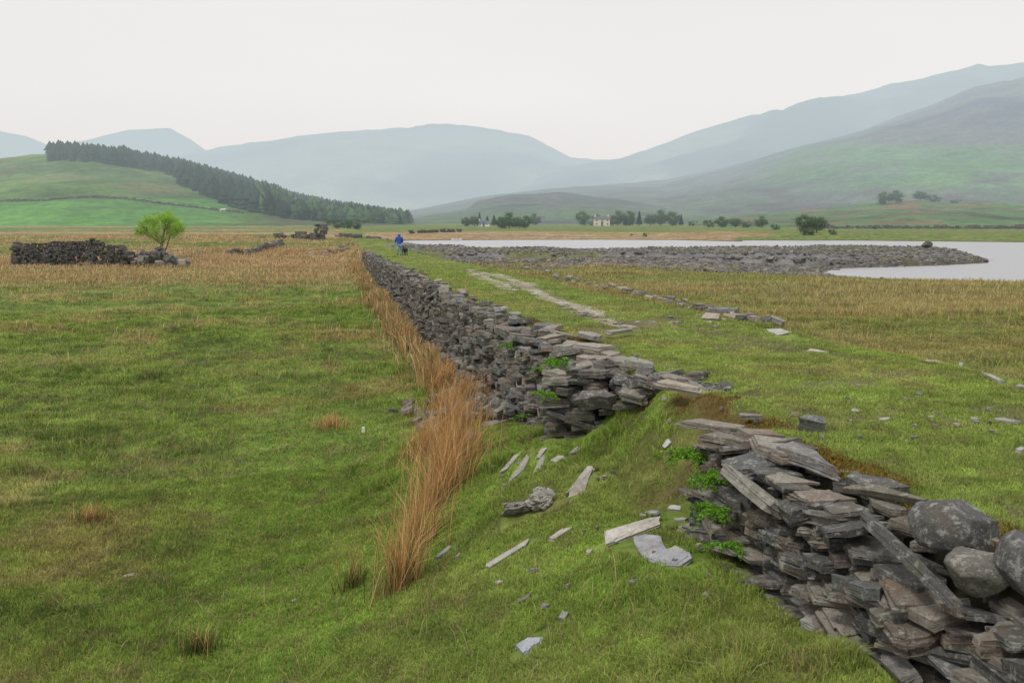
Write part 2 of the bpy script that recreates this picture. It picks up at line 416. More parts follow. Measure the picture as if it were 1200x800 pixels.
HA.build('mountain', cflat([.03,.06,.05], [.26,.24,.18], 300, 61, (.3, .7)))
HB.build('mountain', cflat([.02,.05,.05], [.28,.27,.18], 240, 62, (.3, .7)))
HC.build('mountain', cflat([.02,.05,.06], [.24,.24,.20], 200, 63, (.3, .7)))
def colD(X, Y, Z, P, Q):
    c = mixc(np.broadcast_to(np.array([.075,.08,.11]), X.shape+(3,)), [.11,.11,.11], sst(fbm(X, Y, 90, 5, 64), .4, .6))
    gl = sst(Q, 165, 178)*(1-sst(Q, 215, 232))*sst(P, 820, 960)
    c = mixc(c, [.075,.16,.055], gl*(.45+.55*sst(fbm(X, Y, 70, 4, 65), .4, .55)))
    c = mixc(c, [.085,.12,.06], (sst(Q, 205, 235))*.7)
    c = mixc(c, [.07,.06,.062], sst(fbm(X, Y, 45, 5, 66), .54, .62)*sst(Q, 205, 215)*.9)
    return c
HD.build('hill', colD)
HE.build('hill', lambda X, Y, Z, P, Q: mixc(mixc(np.broadcast_to(np.array([.085,.075,.08]), X.shape+(3,)), [.07,.11,.05], sst(Q, 236, 250)), [.05,.06,.05], sst(fbm(X, Y, 30, 5, 67), .5, .62)*.8))
def colF(X, Y, Z, P, Q):
    c = mixc(np.broadcast_to(np.array([.075,.15,.045]), X.shape+(3,)), [.11,.115,.05], sst(fbm(X, Y, 30, 4, 68), .45, .6))
    c = mixc(c, [.16,.10,.055], sst(fbm(X, Y, 22, 4, 69), .60, .66)*.8)
    return mixc(c, [.05,.07,.035], sst(fbm(X, Y, 12, 4, 70), .58, .66)*.8)
HF.build('hill', colF)
def colG(X, Y, Z, P, Q):
    c = mixc(np.broadcast_to(np.array([.105,.185,.04]), X.shape+(3,)), [.06,.105,.03], sst(fbm(X, Y, 55, 5, 71), .42, .62))
    c = mixc(c, [.13,.12,.05], sst(fbm(X, Y, 40, 5, 72), .56, .66)*.7)
    low = sst(Q, 233, 235)*(1-sst(P, 230, 330))
    c = mixc(c, [.09,.24,.04], low*.85)
    return mixc(c, [.09,.10,.045], sst(P, 280, 360)*.8)
HG.build('hill', colG)
HH.build('hill', lambda X, Y, Z, P, Q: cflat([.06,.10,.035], [.09,.10,.045], 40, 73)(X, Y, Z, P, Q))
def Tall(x, y):
    z = T(x, y)
    for h in (HG, HF, HH): 
        a = x/np.maximum(y, 1); ok = (a > h.az[0]) & (a < h.az[-1])
        z = np.where(ok, np.maximum(z, h.z(x, y)), z)
    return z

# ------------------------------------------------------------------ stones
def stone_template(n, layers):
    rings = 2*layers; loops = []; tot = []
    for r in range(rings-1):
        for i in range(n):
            j = (i+1) % n; loops += [r*n+i, r*n+j, (r+1)*n+j, (r+1)*n+i]; tot.append(4)
    # caps : inner ring + centre
    for cap, base in ((0, 0), (1, (rings-1)*n)):
        inner = rings*n+cap*(n+1); ce = inner+n
        for i in range(n):
            j = (i+1) % n
            q = [base+i, base+j, inner+j, inner+i]; t = [inner+i, inner+j, ce]
            if cap == 0: q = q[::-1]; t = t[::-1]
            loops += q; tot.append(4); loops += t; tot.append(3)
    return np.array(loops), np.array(tot)
_tpl = {}
SLATE = [(.155,.145,.130), (.115,.11,.105), (.20,.185,.16), (.09,.085,.08), (.17,.14,.115), (.25,.225,.185), (.12,.125,.12), (.215,.19,.155)]
def slab(mb, c, L, W, H, yaw=0, pitch=0, roll=0, n=11, layers=3, col=None, rag=.19, outline=None, taper=0, bright=1.):
    if (n, layers) not in _tpl: _tpl[(n, layers)] = stone_template(n, layers)
    loops, tot = _tpl[(n, layers)]
    if outline is not None:
        base = np.array(outline, float)
    else:
        m_ = int(rng.integers(4, 7)) if n > 6 else n
        a = (np.arange(m_)+rng.uniform(-.36, .36, m_)+(.5 if m_ == 4 else rng.random()))/m_*2*np.pi
        e = 2/rng.uniform(2.6, 6)
        cr = np.stack([np.sign(np.cos(a))*np.abs(np.cos(a))**e, np.sign(np.sin(a))*np.abs(np.sin(a))**e], 1)*rng.uniform(1-rag*1.6, 1.05, (m_, 1))
        if n > 6:
            ti = np.sort(np.concatenate([np.arange(m_), rng.uniform(0, m_, n-m_)])) if n > m_ else np.arange(m_)*1.
            i0 = np.floor(ti).astype(int) % m_; fr = (ti-np.floor(ti))[:, None]
            base = cr[i0]*(1-fr)+cr[(i0+1) % m_]*fr; base = base*rng.uniform(1-rag*.35, 1.02, (n, 1))
        else: base = cr
        base[:, 1] += base[:, 0]*rng.uniform(-.45, .45); taper = taper or (rng.random() < .45)*rng.uniform(.2, .75)*(1 if n > 9 else 0)
        if taper: base[:, 1] *= (1-taper*(base[:, 0]*.5+.5))
    V = []
    zs = np.sort(rng.uniform(0, 1, layers-1)) if layers > 1 else np.array([])
    zs = np.concatenate([[0], zs, [1]]); 
    for k in range(layers):
        sc = rng.uniform(.86, 1.02); off = rng.uniform(-.05, .05, 2)
        o = base*sc*(1+rng.uniform(-rag*.45, rag*.25, (n, 1)))+off
        for q in (0, 1):
            z = lerp(zs[k], zs[k+1], q)-.5
            oo = o*(1+rng.uniform(-.02, .02, (n, 1)))
            zz = z+rng.uniform(-.07, .07, n)
            V.append(np.column_stack([oo[:, 0]*L/2, oo[:, 1]*W/2, zz*H]))
    for cap, ring in ((0, V[0]), (1, V[-1])):
        ce = ring.mean(0); inn = ce+(ring-ce)*rng.uniform(.5, .8, (n, 1)); inn[:, 2] += rng.uniform(-.05, .09, n)*H*(1 if cap else -1)
        ce = ce.copy(); ce[2] += rng.uniform(0, .12)*H*(1 if cap else -1)
        V.append(inn); V.append(ce[None])
    V = np.vstack(V)
    # gentle warp
    V[:, 2] += (V[:, 0]/L)**2*H*rng.uniform(-.5, .5)+V[:, 0]/L*V[:, 1]/W*H*rng.uniform(-.6, .6)
    loc = V+rng.uniform(-40, 40, 3)
    M = np.array(Matrix.Rotation(yaw, 3, 'Z') @ Matrix.Rotation(pitch, 3, 'Y') @ Matrix.Rotation(roll, 3, 'X'))
    W3 = V@M.T+np.asarray(c)
    if col is None:
        col = np.array(SLATE[rng.integers(len(SLATE))])*rng.uniform(.6, 1.3)*bright
    mb.add(W3, loops, tot, col, loc)
    return W3
WDIR = np.array([-.182, 1.]); WDIR /= np.linalg.norm(WDIR); WN = np.array([-WDIR[1], WDIR[0]])   # outward (left)
WYAW = math.atan2(WDIR[1], WDIR[0])
EXCL = []
def wall_pt(y, s): return np.array([float(XE(y))+s/.984, y])

def stack(p0, p1, zb, zt, depth, Lr, Hr, n, layers, jit, sink, off=lambda t, k: 0., tiltr=.10, bright=1., warp=.08, skip=lambda t, k: False):
    """courses of stones along p0-p1; sink(center, args) receives each stone"""
    p0 = np.array(p0, float); p1 = np.array(p1, float)
    Lw = np.hypot(*(p1-p0)[:2]); dr = (p1-p0)[:2]/Lw; nn = np.array([-dr[1], dr[0]]); yaw = math.atan2(dr[1], dr[0])
    zoff = 0.; hmax = max(zt(t)-zb(t) for t in np.linspace(0, 1, 20))
    while zoff < hmax:
        h = rng.uniform(*Hr); t = -rng.uniform(0, Lr[0])
        while t < Lw:
            L = rng.uniform(*Lr)*rng.choice([.7, 1, 1, 1.35]); tc = (t+L/2)/Lw
            zz = zb(tc)+zoff+h/2+warp*(float(fbm(t*.8, zoff*.6, 1.0, 2, 81))-.5)*2
            k = zoff/max(.05, zt(tc)-zb(tc))
            if zz < zt(tc)+rng.uniform(-.5, .25)*h and -.02 < tc < 1.03 and not skip(tc, k):
                o = off(tc, k)+rng.uniform(-jit, jit)
                c2 = p0[:2]+dr*(t+L/2)+nn*o
                D = depth*rng.uniform(.75, 1.15)
                sink(np.array([c2[0], c2[1], zz]), dict(L=L*1.12, W=D, H=h*rng.uniform(.75, 1.25), yaw=yaw+rng.normal(0, .13), pitch=rng.normal(0, tiltr), roll=rng.normal(0, tiltr*.8), n=n, layers=layers, bright=bright))
            t += L
        zoff += h*.93

def wall_object(name, label, cat, stones, origin, nparts=100, group=None):
    """stones: list of (centre, args) ; the ones showing largest are parts"""
    root = empty(name, origin, label, cat, group)
    def size(st):
        c, a = st; return a['L']*a['H']/max(1, c[1]**2+c[0]**2)*(1+.3*c[2])
    stones.sort(key=size, reverse=True)
    rest = MB()
    for i, (c, a) in enumerate(stones):
        if i < nparts:
            mb = MB(); slab(mb, c, **a); mb.build('stone', M_stone, root, origin=tuple(c))
        else: slab(rest, c, **a)
    if rest.n: tag(rest.build('stonework', M_stone, root, origin=tuple(origin)), kind='stuff')
    return root

# --- near wall -------------------------------------------------------------
st = []
sink = lambda c, a: st.append((c, a))
a0, a1 = wall_pt(2.6, -.30), wall_pt(7.75, -.30)
zbn = lambda t: lerp(1.32, 1.12, t) if True else 0
ztn = lambda t: float(ET(lerp(2.6, 7.75, t)))-.02-.19*(1-float(sst(lerp(2.6, 7.75, t), 5.2, 5.9)))
stack(a0, a1, zbn, ztn, .42, (.20, .46), (.026, .070), 12, 3, .085, sink, off=lambda t, k: .10*(1-k)+.03, tiltr=.12, warp=.15)
stack(wall_pt(2.8, -.02), wall_pt(7.9, -.02), lambda t: float(ET(lerp(2.8, 7.9, t)))-.34, lambda t: float(ET(lerp(2.8, 7.9, t)))+.03-.16*(1-float(sst(lerp(2.8, 7.9, t), 5.1, 5.6))), .36, (.2, .42), (.03, .07), 12, 3, .06, sink, tiltr=.12, warp=.06)
# a second, more tilted skin of larger slabs here and there
for i in range(34):
    y = rng.uniform(3.3, 7.6); k = rng.uniform(.08, .62 if y < 5.6 else .85); p = wall_pt(y, -.42-.12*(1-k)-rng.uniform(0, .05))
    st.append((np.array([p[0], p[1], lerp(1.25, float(ET(y)), k)]), dict(L=rng.uniform(.35, .68), W=rng.uniform(.2, .34), H=rng.uniform(.05, .10), yaw=WYAW+rng.normal(0, .15), pitch=rng.normal(.10, .14), roll=rng.normal(-.1, .2), n=13, layers=4)))
# broken end of the wall facing the gap
b0, b1 = wall_pt(7.85, -.45), wall_pt(7.95, .12)
for i in range(26):
    k = i/26; p = lerp(b0, b1, rng.uniform(0, .75)); st.append((np.array([p[0], p[1]+rng.uniform(-.08, .1), lerp(1.2, 2.0, k)]), dict(L=rng.uniform(.25, .5), W=rng.uniform(.2, .35), H=rng.uniform(.04, .08), yaw=rng.normal(.4, .5), pitch=rng.normal(0, .12), roll=rng.normal(0, .12), n=12, layers=3)))
c0 = wall_pt(5.4, -.35)
wall_object('dry_stone_wall', 'near length of dry slate wall in the right foreground, thin slabs stacked below round boulders', 'stone wall', st, (c0[0], c0[1], 1.2))

# --- mid wall + far wall ----------------------------------------------------
st = []
a0, a1 = wall_pt(11.6, -.28), wall_pt(24.5, -.28)
Bf = lambda y: float(np.interp(y, [0, 5, 8, 9.5, 11.5, 13.5, 16, 20, 28], [1.55, 1.45, 1.3, 1.35, 1.35, 1.0, .55, .2, 0]))
yy = lambda t: lerp(11.6, 24.5, t)
bite = lambda y: math.exp(-((y-17.2)/1.3)**2)
stack(a0, a1, lambda t: Bf(yy(t))-.15, lambda t: float(ET(yy(t)))+.06-.12*bite(yy(t)), .45, (.22, .55), (.045, .10), 10, 2, .08, sink,
      off=lambda t, k: .05+.22*(1-k)-.12*bite(yy(t)), tiltr=.13, warp=.12)
# broken end face towards the camera
e0, e1 = wall_pt(11.75, -.75), wall_pt(11.0, 1.0)
stack(e0, e1, lambda t: 1.22+.5*t, lambda t: 2.05+.02*math.sin(9*t)-.25*max(0, .25-t), .45, (.22, .50), (.045, .09), 11, 3, .07, sink, off=lambda t, k: -.10*(1-k), tiltr=.12, warp=.10)
for i in range(60):
    s_ = rng.uniform(-.1, .75); y = 11.1-.55*max(0, s_)-rng.uniform(0, .35); p = wall_pt(y, s_); top = 2.02-.10*max(0, s_)
    zz = Tz(*p); st.append((np.array([p[0], p[1], lerp(zz, max(zz+.05, top), rng.uniform(.1, .95))]), dict(L=rng.uniform(.25, .5), W=rng.uniform(.2, .36), H=rng.uniform(.04, .10), yaw=rng.normal(-.15, .35), pitch=rng.normal(.05, .16), roll=rng.normal(0, .2), n=11, layers=3)))
# talus
for i in range(120):
    y = rng.normal(17.0, 1.5); s_ = -.75-abs(rng.normal(0, .55)); p = wall_pt(y, s_)
    st.append((np.array([p[0], p[1], Tz(*p)+rng.uniform(.02, .16)+max(0, (.5+s_+.6))*.35]), dict(L=rng.uniform(.16, .42), W=rng.uniform(.14, .3), H=rng.uniform(.05, .13), yaw=rng.uniform(0, 6), pitch=rng.normal(0, .45), roll=rng.normal(0, .45), n=9, layers=2)))
    
c0 = wall_pt(16, -.3)
wall_object('dry_stone_wall', 'broken middle length of dry slate wall beside the brown rushes, its end tumbling down', 'stone wall', st, (c0[0], c0[1], .8))
st = []
a0, a1 = wall_pt(24.4, -.28), wall_pt(86, -.28)
yf = lambda t: lerp(24.4, 86, t)
stack(a0, a1, lambda t: -.1+.5*float(sst(yf(t), 70, 86)), lambda t: float(ET(yf(t)))+.02+.08*math.sin(yf(t)*.9), .5, (.16, .48), (.05, .12), 7, 1, .11, sink,
      off=lambda t, k: .04+.16*(1-k), tiltr=.34, warp=.12, bright=.8)
c0 = wall_pt(55, -.3)
wall_object('dry_stone_wall', 'far length of dry slate wall running back to the person in blue', 'stone wall', st, (c0[0], c0[1], 0), 60)

# --- named single slabs and stones -----------------------------------------
def single(name, label, cat, c, group=None, mat=None, excl=True, **a):
    mb = MB(); slab(mb, c, **a); o = mb.build(name, mat or M_stone, origin=tuple(c))
    if excl:
        L, W, yw = a['L'], a['W'], a.get('yaw', 0)
        for k in np.linspace(-.42, .42, max(1, int(L/W*2)+1)) if L > W*1.3 else [0]:
            EXCL.append((c[0]+math.cos(yw)*L*k, c[1]+math.sin(yw)*L*k, W*.36))
    return tag(o, label, cat, group)
def yawpx(c, dx, dy):
    """yaw whose direction, on level ground at c, heads along the image direction dx,dy"""
    px = 600+F*c[0]/c[1]
    d = c[1]/F; depth = -dy*d*c[1]/(CAMH-c[2])
    return math.atan2(depth, dx*d+depth*(px-600)/F)
def segslab(name, label, cat, A, B, za, zb, W, H, mat=None, excl=True, **k):
    """slab whose long axis runs between two image points at given heights"""
    a = atz(*A, za); b = atz(*B, zb); v = b-a; L = np.linalg.norm(v); c = (a+b)/2
    return single(name, label, cat, c, mat=mat, excl=excl, L=L, W=W, H=H, yaw=math.atan2(v[1], v[0]), pitch=-math.asin(v[2]/L), **k)
# capping slabs of the near wall
segslab('slate_slab', 'uppermost of two long pale slabs projecting into the grass gap at the wall end', 'slate slab', (797,492), (885,508), 2.10, 2.10, .30, .05, n=14, layers=4, bright=1.45, excl=False)
segslab('slate_slab', 'pale slab directly under the projecting top slab at the wall end by the grass gap', 'slate slab', (806,504), (905,527), 2.06, 2.06, .34, .055, n=14, layers=4, bright=1.25, excl=False)
segslab('slate_slab', 'broad purple grey slab on the wall top left of the sharp pointed slab', 'slate slab', (878,512), (950,545), 2.12, 2.13, .36, .08, n=14, layers=4, excl=False, bright=1.1)
segslab('slate_slab', 'long pale capping slab with a bright upper edge on the near wall', 'slate slab', (905,517), (996,562), 2.17, 2.15, .30, .08, n=14, layers=5, excl=False, bright=1.5)
segslab('slate_slab', 'narrow slab ending in a point between the pale capping slab and the dark boulder', 'slate slab', (990,566), (1098,592), 2.13, 2.17, .16, .055, n=14, layers=3, taper=.7, roll=.5, excl=False, col=(.17,.155,.12))
segslab('slate_slab', 'very long narrow slab slanting down the wall face under the two round boulders', 'slate slab', (1000,592), (1135,722), 2.15, 2.0, .12, .06, n=14, layers=4, taper=.4, roll=-.5, excl=False, bright=1.0)
segslab('slate_slab', 'dark diagonal slab low on the near wall end above the fern', 'slate slab', (842,542), (925,612), 2.0, 1.94, .16, .09, n=14, layers=4, roll=-.6, excl=False, bright=1.1)
segslab('slate_slab', 'thin splinter of slate lying behind the two round boulders', 'slate slab', (1132,622), (1186,642), 2.16, 2.14, .10, .03, n=12, layers=2, taper=.5, excl=False, col=(.22,.17,.13))
segslab('slate_stone', 'angular grey block standing in the turf behind the near wall', 'stone', (932,494), (975,503), 2.13, 2.09, .20, .13, n=9, layers=2, roll=.35, col=(.17,.175,.165))
segslab('slate_stone', 'thin flat stone on the moss between the gap and the angular block', 'stone', (862,487), (898,488), 2.14, 2.14, .16, .035, n=11, layers=2, col=(.24,.235,.22))
# capping slabs of the middle wall
segslab('slate_slab', 'pale slab jutting out over the grass from the end of the middle wall', 'slate slab', (768,448), (830,461), 2.16, 2.12, .30, .07, n=14, layers=4, bright=1.55, excl=False)
segslab('slate_slab', 'grey slab with a yellow lichen spot crowning the middle wall end', 'slate slab', (727,424), (770,432), 2.10, 2.08, .42, .10, n=12, layers=2, col=(.27,.265,.22), excl=False)
segslab('slate_slab', 'flat pale slab on the crest of the middle wall left of the lichened slab', 'slate slab', (676,404), (712,412), 2.12, 2.10, .42, .09, n=12, layers=2, col=(.31,.28,.24), excl=False)
segslab('slate_slab', 'pale flag set in the turf where the track meets the wall', 'slate slab', (702,392), (748,385), 2.05, 2.05, .30, .05, n=12, layers=2, col=(.30,.29,.24))
segslab('slate_slab', 'square topped slab near the crest of the middle wall beside the track', 'slate slab', (684,390), (704,398), 2.08, 2.08, .36, .07, n=11, layers=2, col=(.28,.27,.24), excl=False)
segslab('slate_slab', 'large tilted triangular slab in the broken face of the middle wall', 'slate slab', (678,466), (727,470), 1.75, 1.75, .22, .17, n=8, layers=2, roll=.5, col=(.13,.115,.11), excl=False)
segslab('slate_slab', 'light slab leaning down to the grass at the foot of the middle wall end', 'slate slab', (724,468), (764,450), 1.74, 1.88, .20, .10, n=9, layers=3, roll=.5, col=(.27,.26,.235), excl=False)
# boulders
def boulder(label, c, r, seed, col):
    bm = bmesh.new(); bmesh.ops.create_icosphere(bm, subdivisions=5, radius=1)
    V = np.array([v.co[:] for v in bm.verts]); 
    L = []; Tt = []
    for f in bm.faces: L += [v.index for v in f.verts]; Tt.append(3)
    bm.free()
    r_ = np.random.default_rng(seed)
    # flatten against random planes -> faceted rounded boulder
    for k in range(13):
        nrm = r_.normal(size=3); nrm /= np.linalg.norm(nrm); d = r_.uniform(.60, .86)
        h = V@nrm-d; V = V-np.outer(np.clip(h, 0, None)*.94, nrm)
    n = fbm(V[:, 0]+V[:, 2]*.7, V[:, 1]-V[:, 2]*.6, .8, 4, seed)-.5; V = V*(1+n[:, None]*.22)
    n = fbm(V[:, 0]*1.3+V[:, 2], V[:, 1]+V[:, 2]*.8, .12, 3, seed+3)-.5; V = V*(1+n[:, None]*.06)
    W = V*np.array(r); mb = MB(); mb.add(W+np.array(c), L, Tt, col, W+seed)
    o = mb.build('boulder', M_boulder, origin=tuple(c), smooth=True); return tag(o, label, 'boulder', None)
zc = 2.13
def bpos(px, py, Y): return aty(px, py, Y)
boulder('dark greenish grey boulder, the upper left of the round boulders on the wall', bpos(1117, 617, 5.08), (.235, .21, .165), 3, (.085,.085,.080))
boulder('rounded lichen grey boulder under the dark boulder on the wall', bpos(1147, 672, 4.72), (.18, .17, .14), 8, (.135,.130,.115))
boulder('boulder cut by the right edge of the picture, beside the rounded grey boulder', bpos(1205, 665, 4.55), (.15, .18, .19), 14, (.105,.10,.10))

# stones lying on the slope : (px,py, length px, width m, thickness, dx,dy, colour, label)
SL = [(600,541,30,.14,.05,8,-6,(.33,.31,.27),'pale stone topmost of four lying in the grass below the middle wall'),
 (611,548,38,.10,.04,9,-7,(.24,.24,.20),'narrow grey green sliver beside the topmost pale stone below the middle wall'),
 (632,546,30,.13,.04,5,-8,(.27,.26,.22),'short upright lying stone, third of the row below the middle wall'),
 (654,538,20,.12,.04,9,-1,(.35,.33,.29),'small white stone at the right end of the row below the middle wall'),
 (634,531,16,.08,.04,8,-3,(.32,.29,.25),'tiny pale stone above the row below the middle wall'),
 (675,528,14,.09,.04,7,-5,(.28,.27,.26),'small grey stone in the grass just under the middle wall end'),
 (683,563,48,.20,.07,9,-7,(.30,.28,.24),'split pale slab half buried in the mid slope between the two walls'),
 (594,651,82,.10,.05,10,-2,(.30,.285,.25),'long thin curved stone lying in the grass left of the slabs'),
 (655,626,34,.08,.04,10,-3,(.36,.32,.27),'slim pale stone above the long thin curved stone'),
 (791,645,20,.11,.04,8,5,(.36,.34,.30),'small white triangular stone above the bent grey slab'),
 (790,596,26,.13,.05,9,2,(.34,.325,.30),'pale diamond shaped stone on the slope beside the fern'),
 (765,600,22,.14,.04,7,5,(.24,.245,.26),'bluish grey stone beside the pale diamond shaped stone'),
 (797,609,24,.06,.04,10,-1,(.32,.31,.28),'thin strip of stone just below the pale diamond shaped stone'),
 (804,617,24,.09,.05,9,-3,(.28,.26,.22),'brownish flat stone nearest the foot of the bright fern'),
 (521,648,28,.10,.07,8,-4,(.20,.21,.20),'dark grey angular stone beside the tall rush tussock'),
 (538,651,10,.06,.05,8,-4,(.28,.27,.25),'very small stone right of the dark angular stone by the rushes'),
 (621,755,34,.16,.05,9,-4,(.30,.32,.36),'bluish stone alone in the grass at the bottom of the picture'),
 (661,723,16,.08,.04,8,-5,(.22,.22,.20),'small sunken stone above the bluish stone'),
 (615,702,26,.08,.04,8,1,(.13,.125,.11),'dark stone fragments sunk in the grass below the long curved stone'),
 (150,674,20,.09,.04,9,-2,(.30,.28,.24),'grey stone in the open grass at the left of the picture'),
 (345,703,9,.06,.04,9,-1,(.38,.38,.37),'little round pale stone in the open grass left of the rushes'),
 (563,459,40,.30,.16,8,3,(.22,.18,.15),'brown stone sticking out beside the rushes below the broken wall'),
 (583,494,28,.28,.09,9,-3,(.20,.185,.17),'flat fallen slab at the foot of the broken wall beside the rushes'),
 (612,466,18,.14,.2,3,-9,(.24,.235,.22),'upright pale stone in the talus of the broken wall'),
 (645,487,18,.2,.10,8,-3,(.24,.23,.22),'pale stone wedged at the left foot of the wall end'),
 (782,520,12,.14,.03,7,4,(.42,.41,.37),'white flaky stone in the soil gap between the walls'),
 (956,532,1,.1,.04,8,4,(.2,.2,.17),None),
 # causeway
 (958,411,38,.16,.04,10,1,(.36,.34,.29),'long pale flag in the turf at the far edge of the causeway'),
 (913,388,30,.40,.06,8,4,(.36,.35,.32),'pale pointed slab closing the kerb line of stones'),
 (1091,424,18,.2,.08,9,2,(.33,.26,.2),'pinkish stone right of the turf causeway edge'),
 (1124,430,14,.10,.14,6,-8,(.30,.30,.28),'small upright grey stone right of the pinkish stone'),
 (1166,444,34,.10,.08,9,4,(.32,.30,.25),'long narrow stone sunk in the bank near the right edge of the picture'),
 (1196,453,22,.1,.05,9,2,(.24,.23,.21),'end stone of the sunken line at the right edge of the picture'),
 (1003,481,13,.09,.03,9,1,(.38,.36,.34),'small white stone in the middle of the causeway turf'),
 (1036,491,16,.09,.03,9,1,(.33,.30,.27),'small buff stone right of the white stone in the causeway turf'),
 (1178,493,28,.12,.03,9,3,(.27,.26,.24),'flat grey stone in a bare patch near the right edge of the causeway'),
 (1143,491,18,.08,.03,9,1,(.26,.25,.22),'thin stone left of the flat grey stone in the bare patch'),
 (1196,527,14,.10,.05,9,-3,(.33,.34,.36),'bluish white stone on the turf at the right edge of the picture'),
 (1090,488,10,.06,.02,9,1,(.3,.25,.2),'brown pebble in the turf between the two buff stones'),
 (952,537,16,.10,.03,8,4,(.20,.21,.18),'dull green stone sunk in moss behind the capping slab'),
 (957,731,36,.20,.10,9,-7,(.27,.26,.24),'pale block lying in the grass against the foot of the near wall'),
 (875,487,3,.1,.03,9,0,(.3,.3,.3),None),
]
for (px, py, lp, W, H, dx, dy, col, lab) in SL:
    if lab is None: continue
    c = on(px, py+2); u = math.hypot(dx, dy); yw = yawpx(c, dx/u, dy/u)
    # length so that it spans lp pixels
    ex = math.cos(yw); ey = math.sin(yw); e = 1e-2
    p0 = (F*c[0]/c[1], F*(CAMH-c[2])/c[1]); p1 = (F*(c[0]+ex*e)/(c[1]+ey*e), F*(CAMH-c[2])/(c[1]+ey*e))
    L = lp/(math.hypot(p1[0]-p0[0], p1[1]-p0[1])/e); L = min(L, 1.6)
    if L < W: L, W, yw = max(W, L), min(W, L*1.0), yw
    sl = (Tz(c[0]+ex*.2, c[1]+ey*.2)-Tz(c[0]-ex*.2, c[1]-ey*.2))/.4
    sr = (Tz(c[0]-ey*.2, c[1]+ex*.2)-Tz(c[0]+ey*.2, c[1]-ex*.2))/.4
    single('loose_stone', lab, 'stone', c+np.array([0, 0, .012-H*.1]), L=L, W=W*1.15, H=H*.8, yaw=yw, pitch=-math.atan(sl), roll=math.atan(sr)*.8+.16, n=12, layers=3, col=np.array(col)*1.2, rag=.26)
# feature slabs
def seg_on(name, label, A, B, W, H, col, lift=.05, **k):
    a = on(*A); b = on(*B); a[2] += lift; b[2] += lift; v = b-a; L = np.linalg.norm(v)
    return single(name, label, 'slate slab', (a+b)/2, L=L, W=W, H=H, yaw=math.atan2(v[1], v[0]), pitch=-math.asin(v[2]/L), roll=.30, col=np.array(col), **k)
seg_on('slate_slab', 'long whitish slab lying across the bent grey slab on the slope', (700,645), (783,613), .28, .045, (.52,.49,.43), .045, n=14, layers=3)
out = [(-1,.25),(-.8,.62),(-.45,.75),(-.1,.35),(.15,.1),(.45,.05),(.75,.25),(.98,-.02),(1,-.62),(.6,-.85),(.1,-.80),(-.35,-.45),(-.75,-.08)]
seg_on('slate_slab', 'smooth grey slab bent like a boomerang on the slope below the whitish slab', (735,638), (812,660), .42, .03, (.34,.345,.37), .03, n=13, layers=2, outline=out, rag=.03)
# the pitted rock made of two lumps
c = on(622, 603)
root = empty('pitted_rock', c, 'pitted pale rock with holes beside a dark slanting block on the slope', 'rock')
for A, r3, rz, cl, sd in (((606,601), (.25,.13,.085), -.35, (.20,.195,.19), 31), ((634,592), (.17,.14,.115), .15, (.30,.285,.25), 33)):
    bm = bmesh.new(); bmesh.ops.create_icosphere(bm, subdivisions=5, radius=1); V = np.array([v.co[:] for v in bm.verts]); Lx = [v.index for f in bm.faces for v in f.verts]; nf = len(bm.faces); bm.free()
    r_ = np.random.default_rng(sd)
    for k in range(12):
        nr_ = r_.normal(size=3); nr_ /= np.linalg.norm(nr_); h = V@nr_-r_.uniform(.45, .8); V = V-np.outer(np.clip(h, 0, None), nr_)
    n_ = fbm(V[:, 0]*1.2+V[:, 2], V[:, 1]-V[:, 2]*.7, .45, 4, sd)-.5; V = V*(1+n_[:, None]*.55)
    n_ = fbm(V[:, 0]+V[:, 2]*.8, V[:, 1]+V[:, 2], .13, 3, sd+2)-.5; V = V*(1+n_[:, None]*.22)
    n_ = fbm(V[:, 0]*1.1-V[:, 2]*.8, V[:, 1]+V[:, 2], .22, 2, sd+4); V = V*(1-.22*sst(n_, .62, .72)[:, None])
    p = on(*A); p[2] += r3[2]*.55; W_ = (V*np.array(r3))@np.array(Matrix.Rotation(rz, 3, 'Z') @ Matrix.Rotation(-.25 if sd == 31 else .1, 3, 'Y')).T
    mb = MB(); mb.add(W_+p, Lx, [3]*nf, np.array(cl)*1.2, W_+sd); mb.build('block', M_stone, root, origin=tuple(p))
EXCL += [(c[0]-.12, c[1], .17), (c[0]+.12, c[1], .15)]

# stones of the kerb along the far side of the causeway and other small groups
kerb_px = [(560,305),(575,308),(590,312)]+[(636+i*2.2, 318+i*1.0+rng.uniform(-1,1)) for i in range(4)]
for i in range(60):
    t = i/59; kerb_px.append((lerp(655, 905, t)+rng.uniform(-5, 5), np.interp(t, [0, .3, .55, .75, 1], [327, 341, 357, 369, 382])+rng.uniform(-3, 3)))
for px, py in kerb_px:
    c = on(px, py+1); 
    single('kerb_stone', 'flat weathered slate in the broken kerb line along the far side of the causeway', 'stone', c+np.array([0, 0, .11+rng.uniform(0, .09)]), group='kerb stones along the far side of the causeway', L=rng.uniform(.35, .85), W=rng.uniform(.3, .5), H=rng.uniform(.06, .15), yaw=WYAW+rng.normal(0, .5), pitch=rng.normal(0, .12), roll=rng.normal(0, .12), n=10, layers=2, bright=1.45)
seg_on('slate_slab', 'long pale flagstone at the right foot of the kerb line', (818,375), (848,376), .35, .08, (.38,.33,.28), .05, n=12, layers=2)
# rubble heap piece on the line (~ 640,322)
for i in range(26):
    t = rng.uniform(0, 1); c = on(lerp(655, 745, t), lerp(360, 386, t)+rng.uniform(-2, 3)) if i < 15 else on(rng.uniform(745, 850), rng.uniform(368, 385))
    single('bedded_stone', 'small pale stone bedded in the worn track on the causeway', 'stone', c+np.array([0, 0, .012]), group='pale stones bedded in the track', L=rng.uniform(.1, .32), W=rng.uniform(.08, .2), H=.05, yaw=rng.uniform(0, 3), n=9, layers=2, bright=1.8, rag=.25)
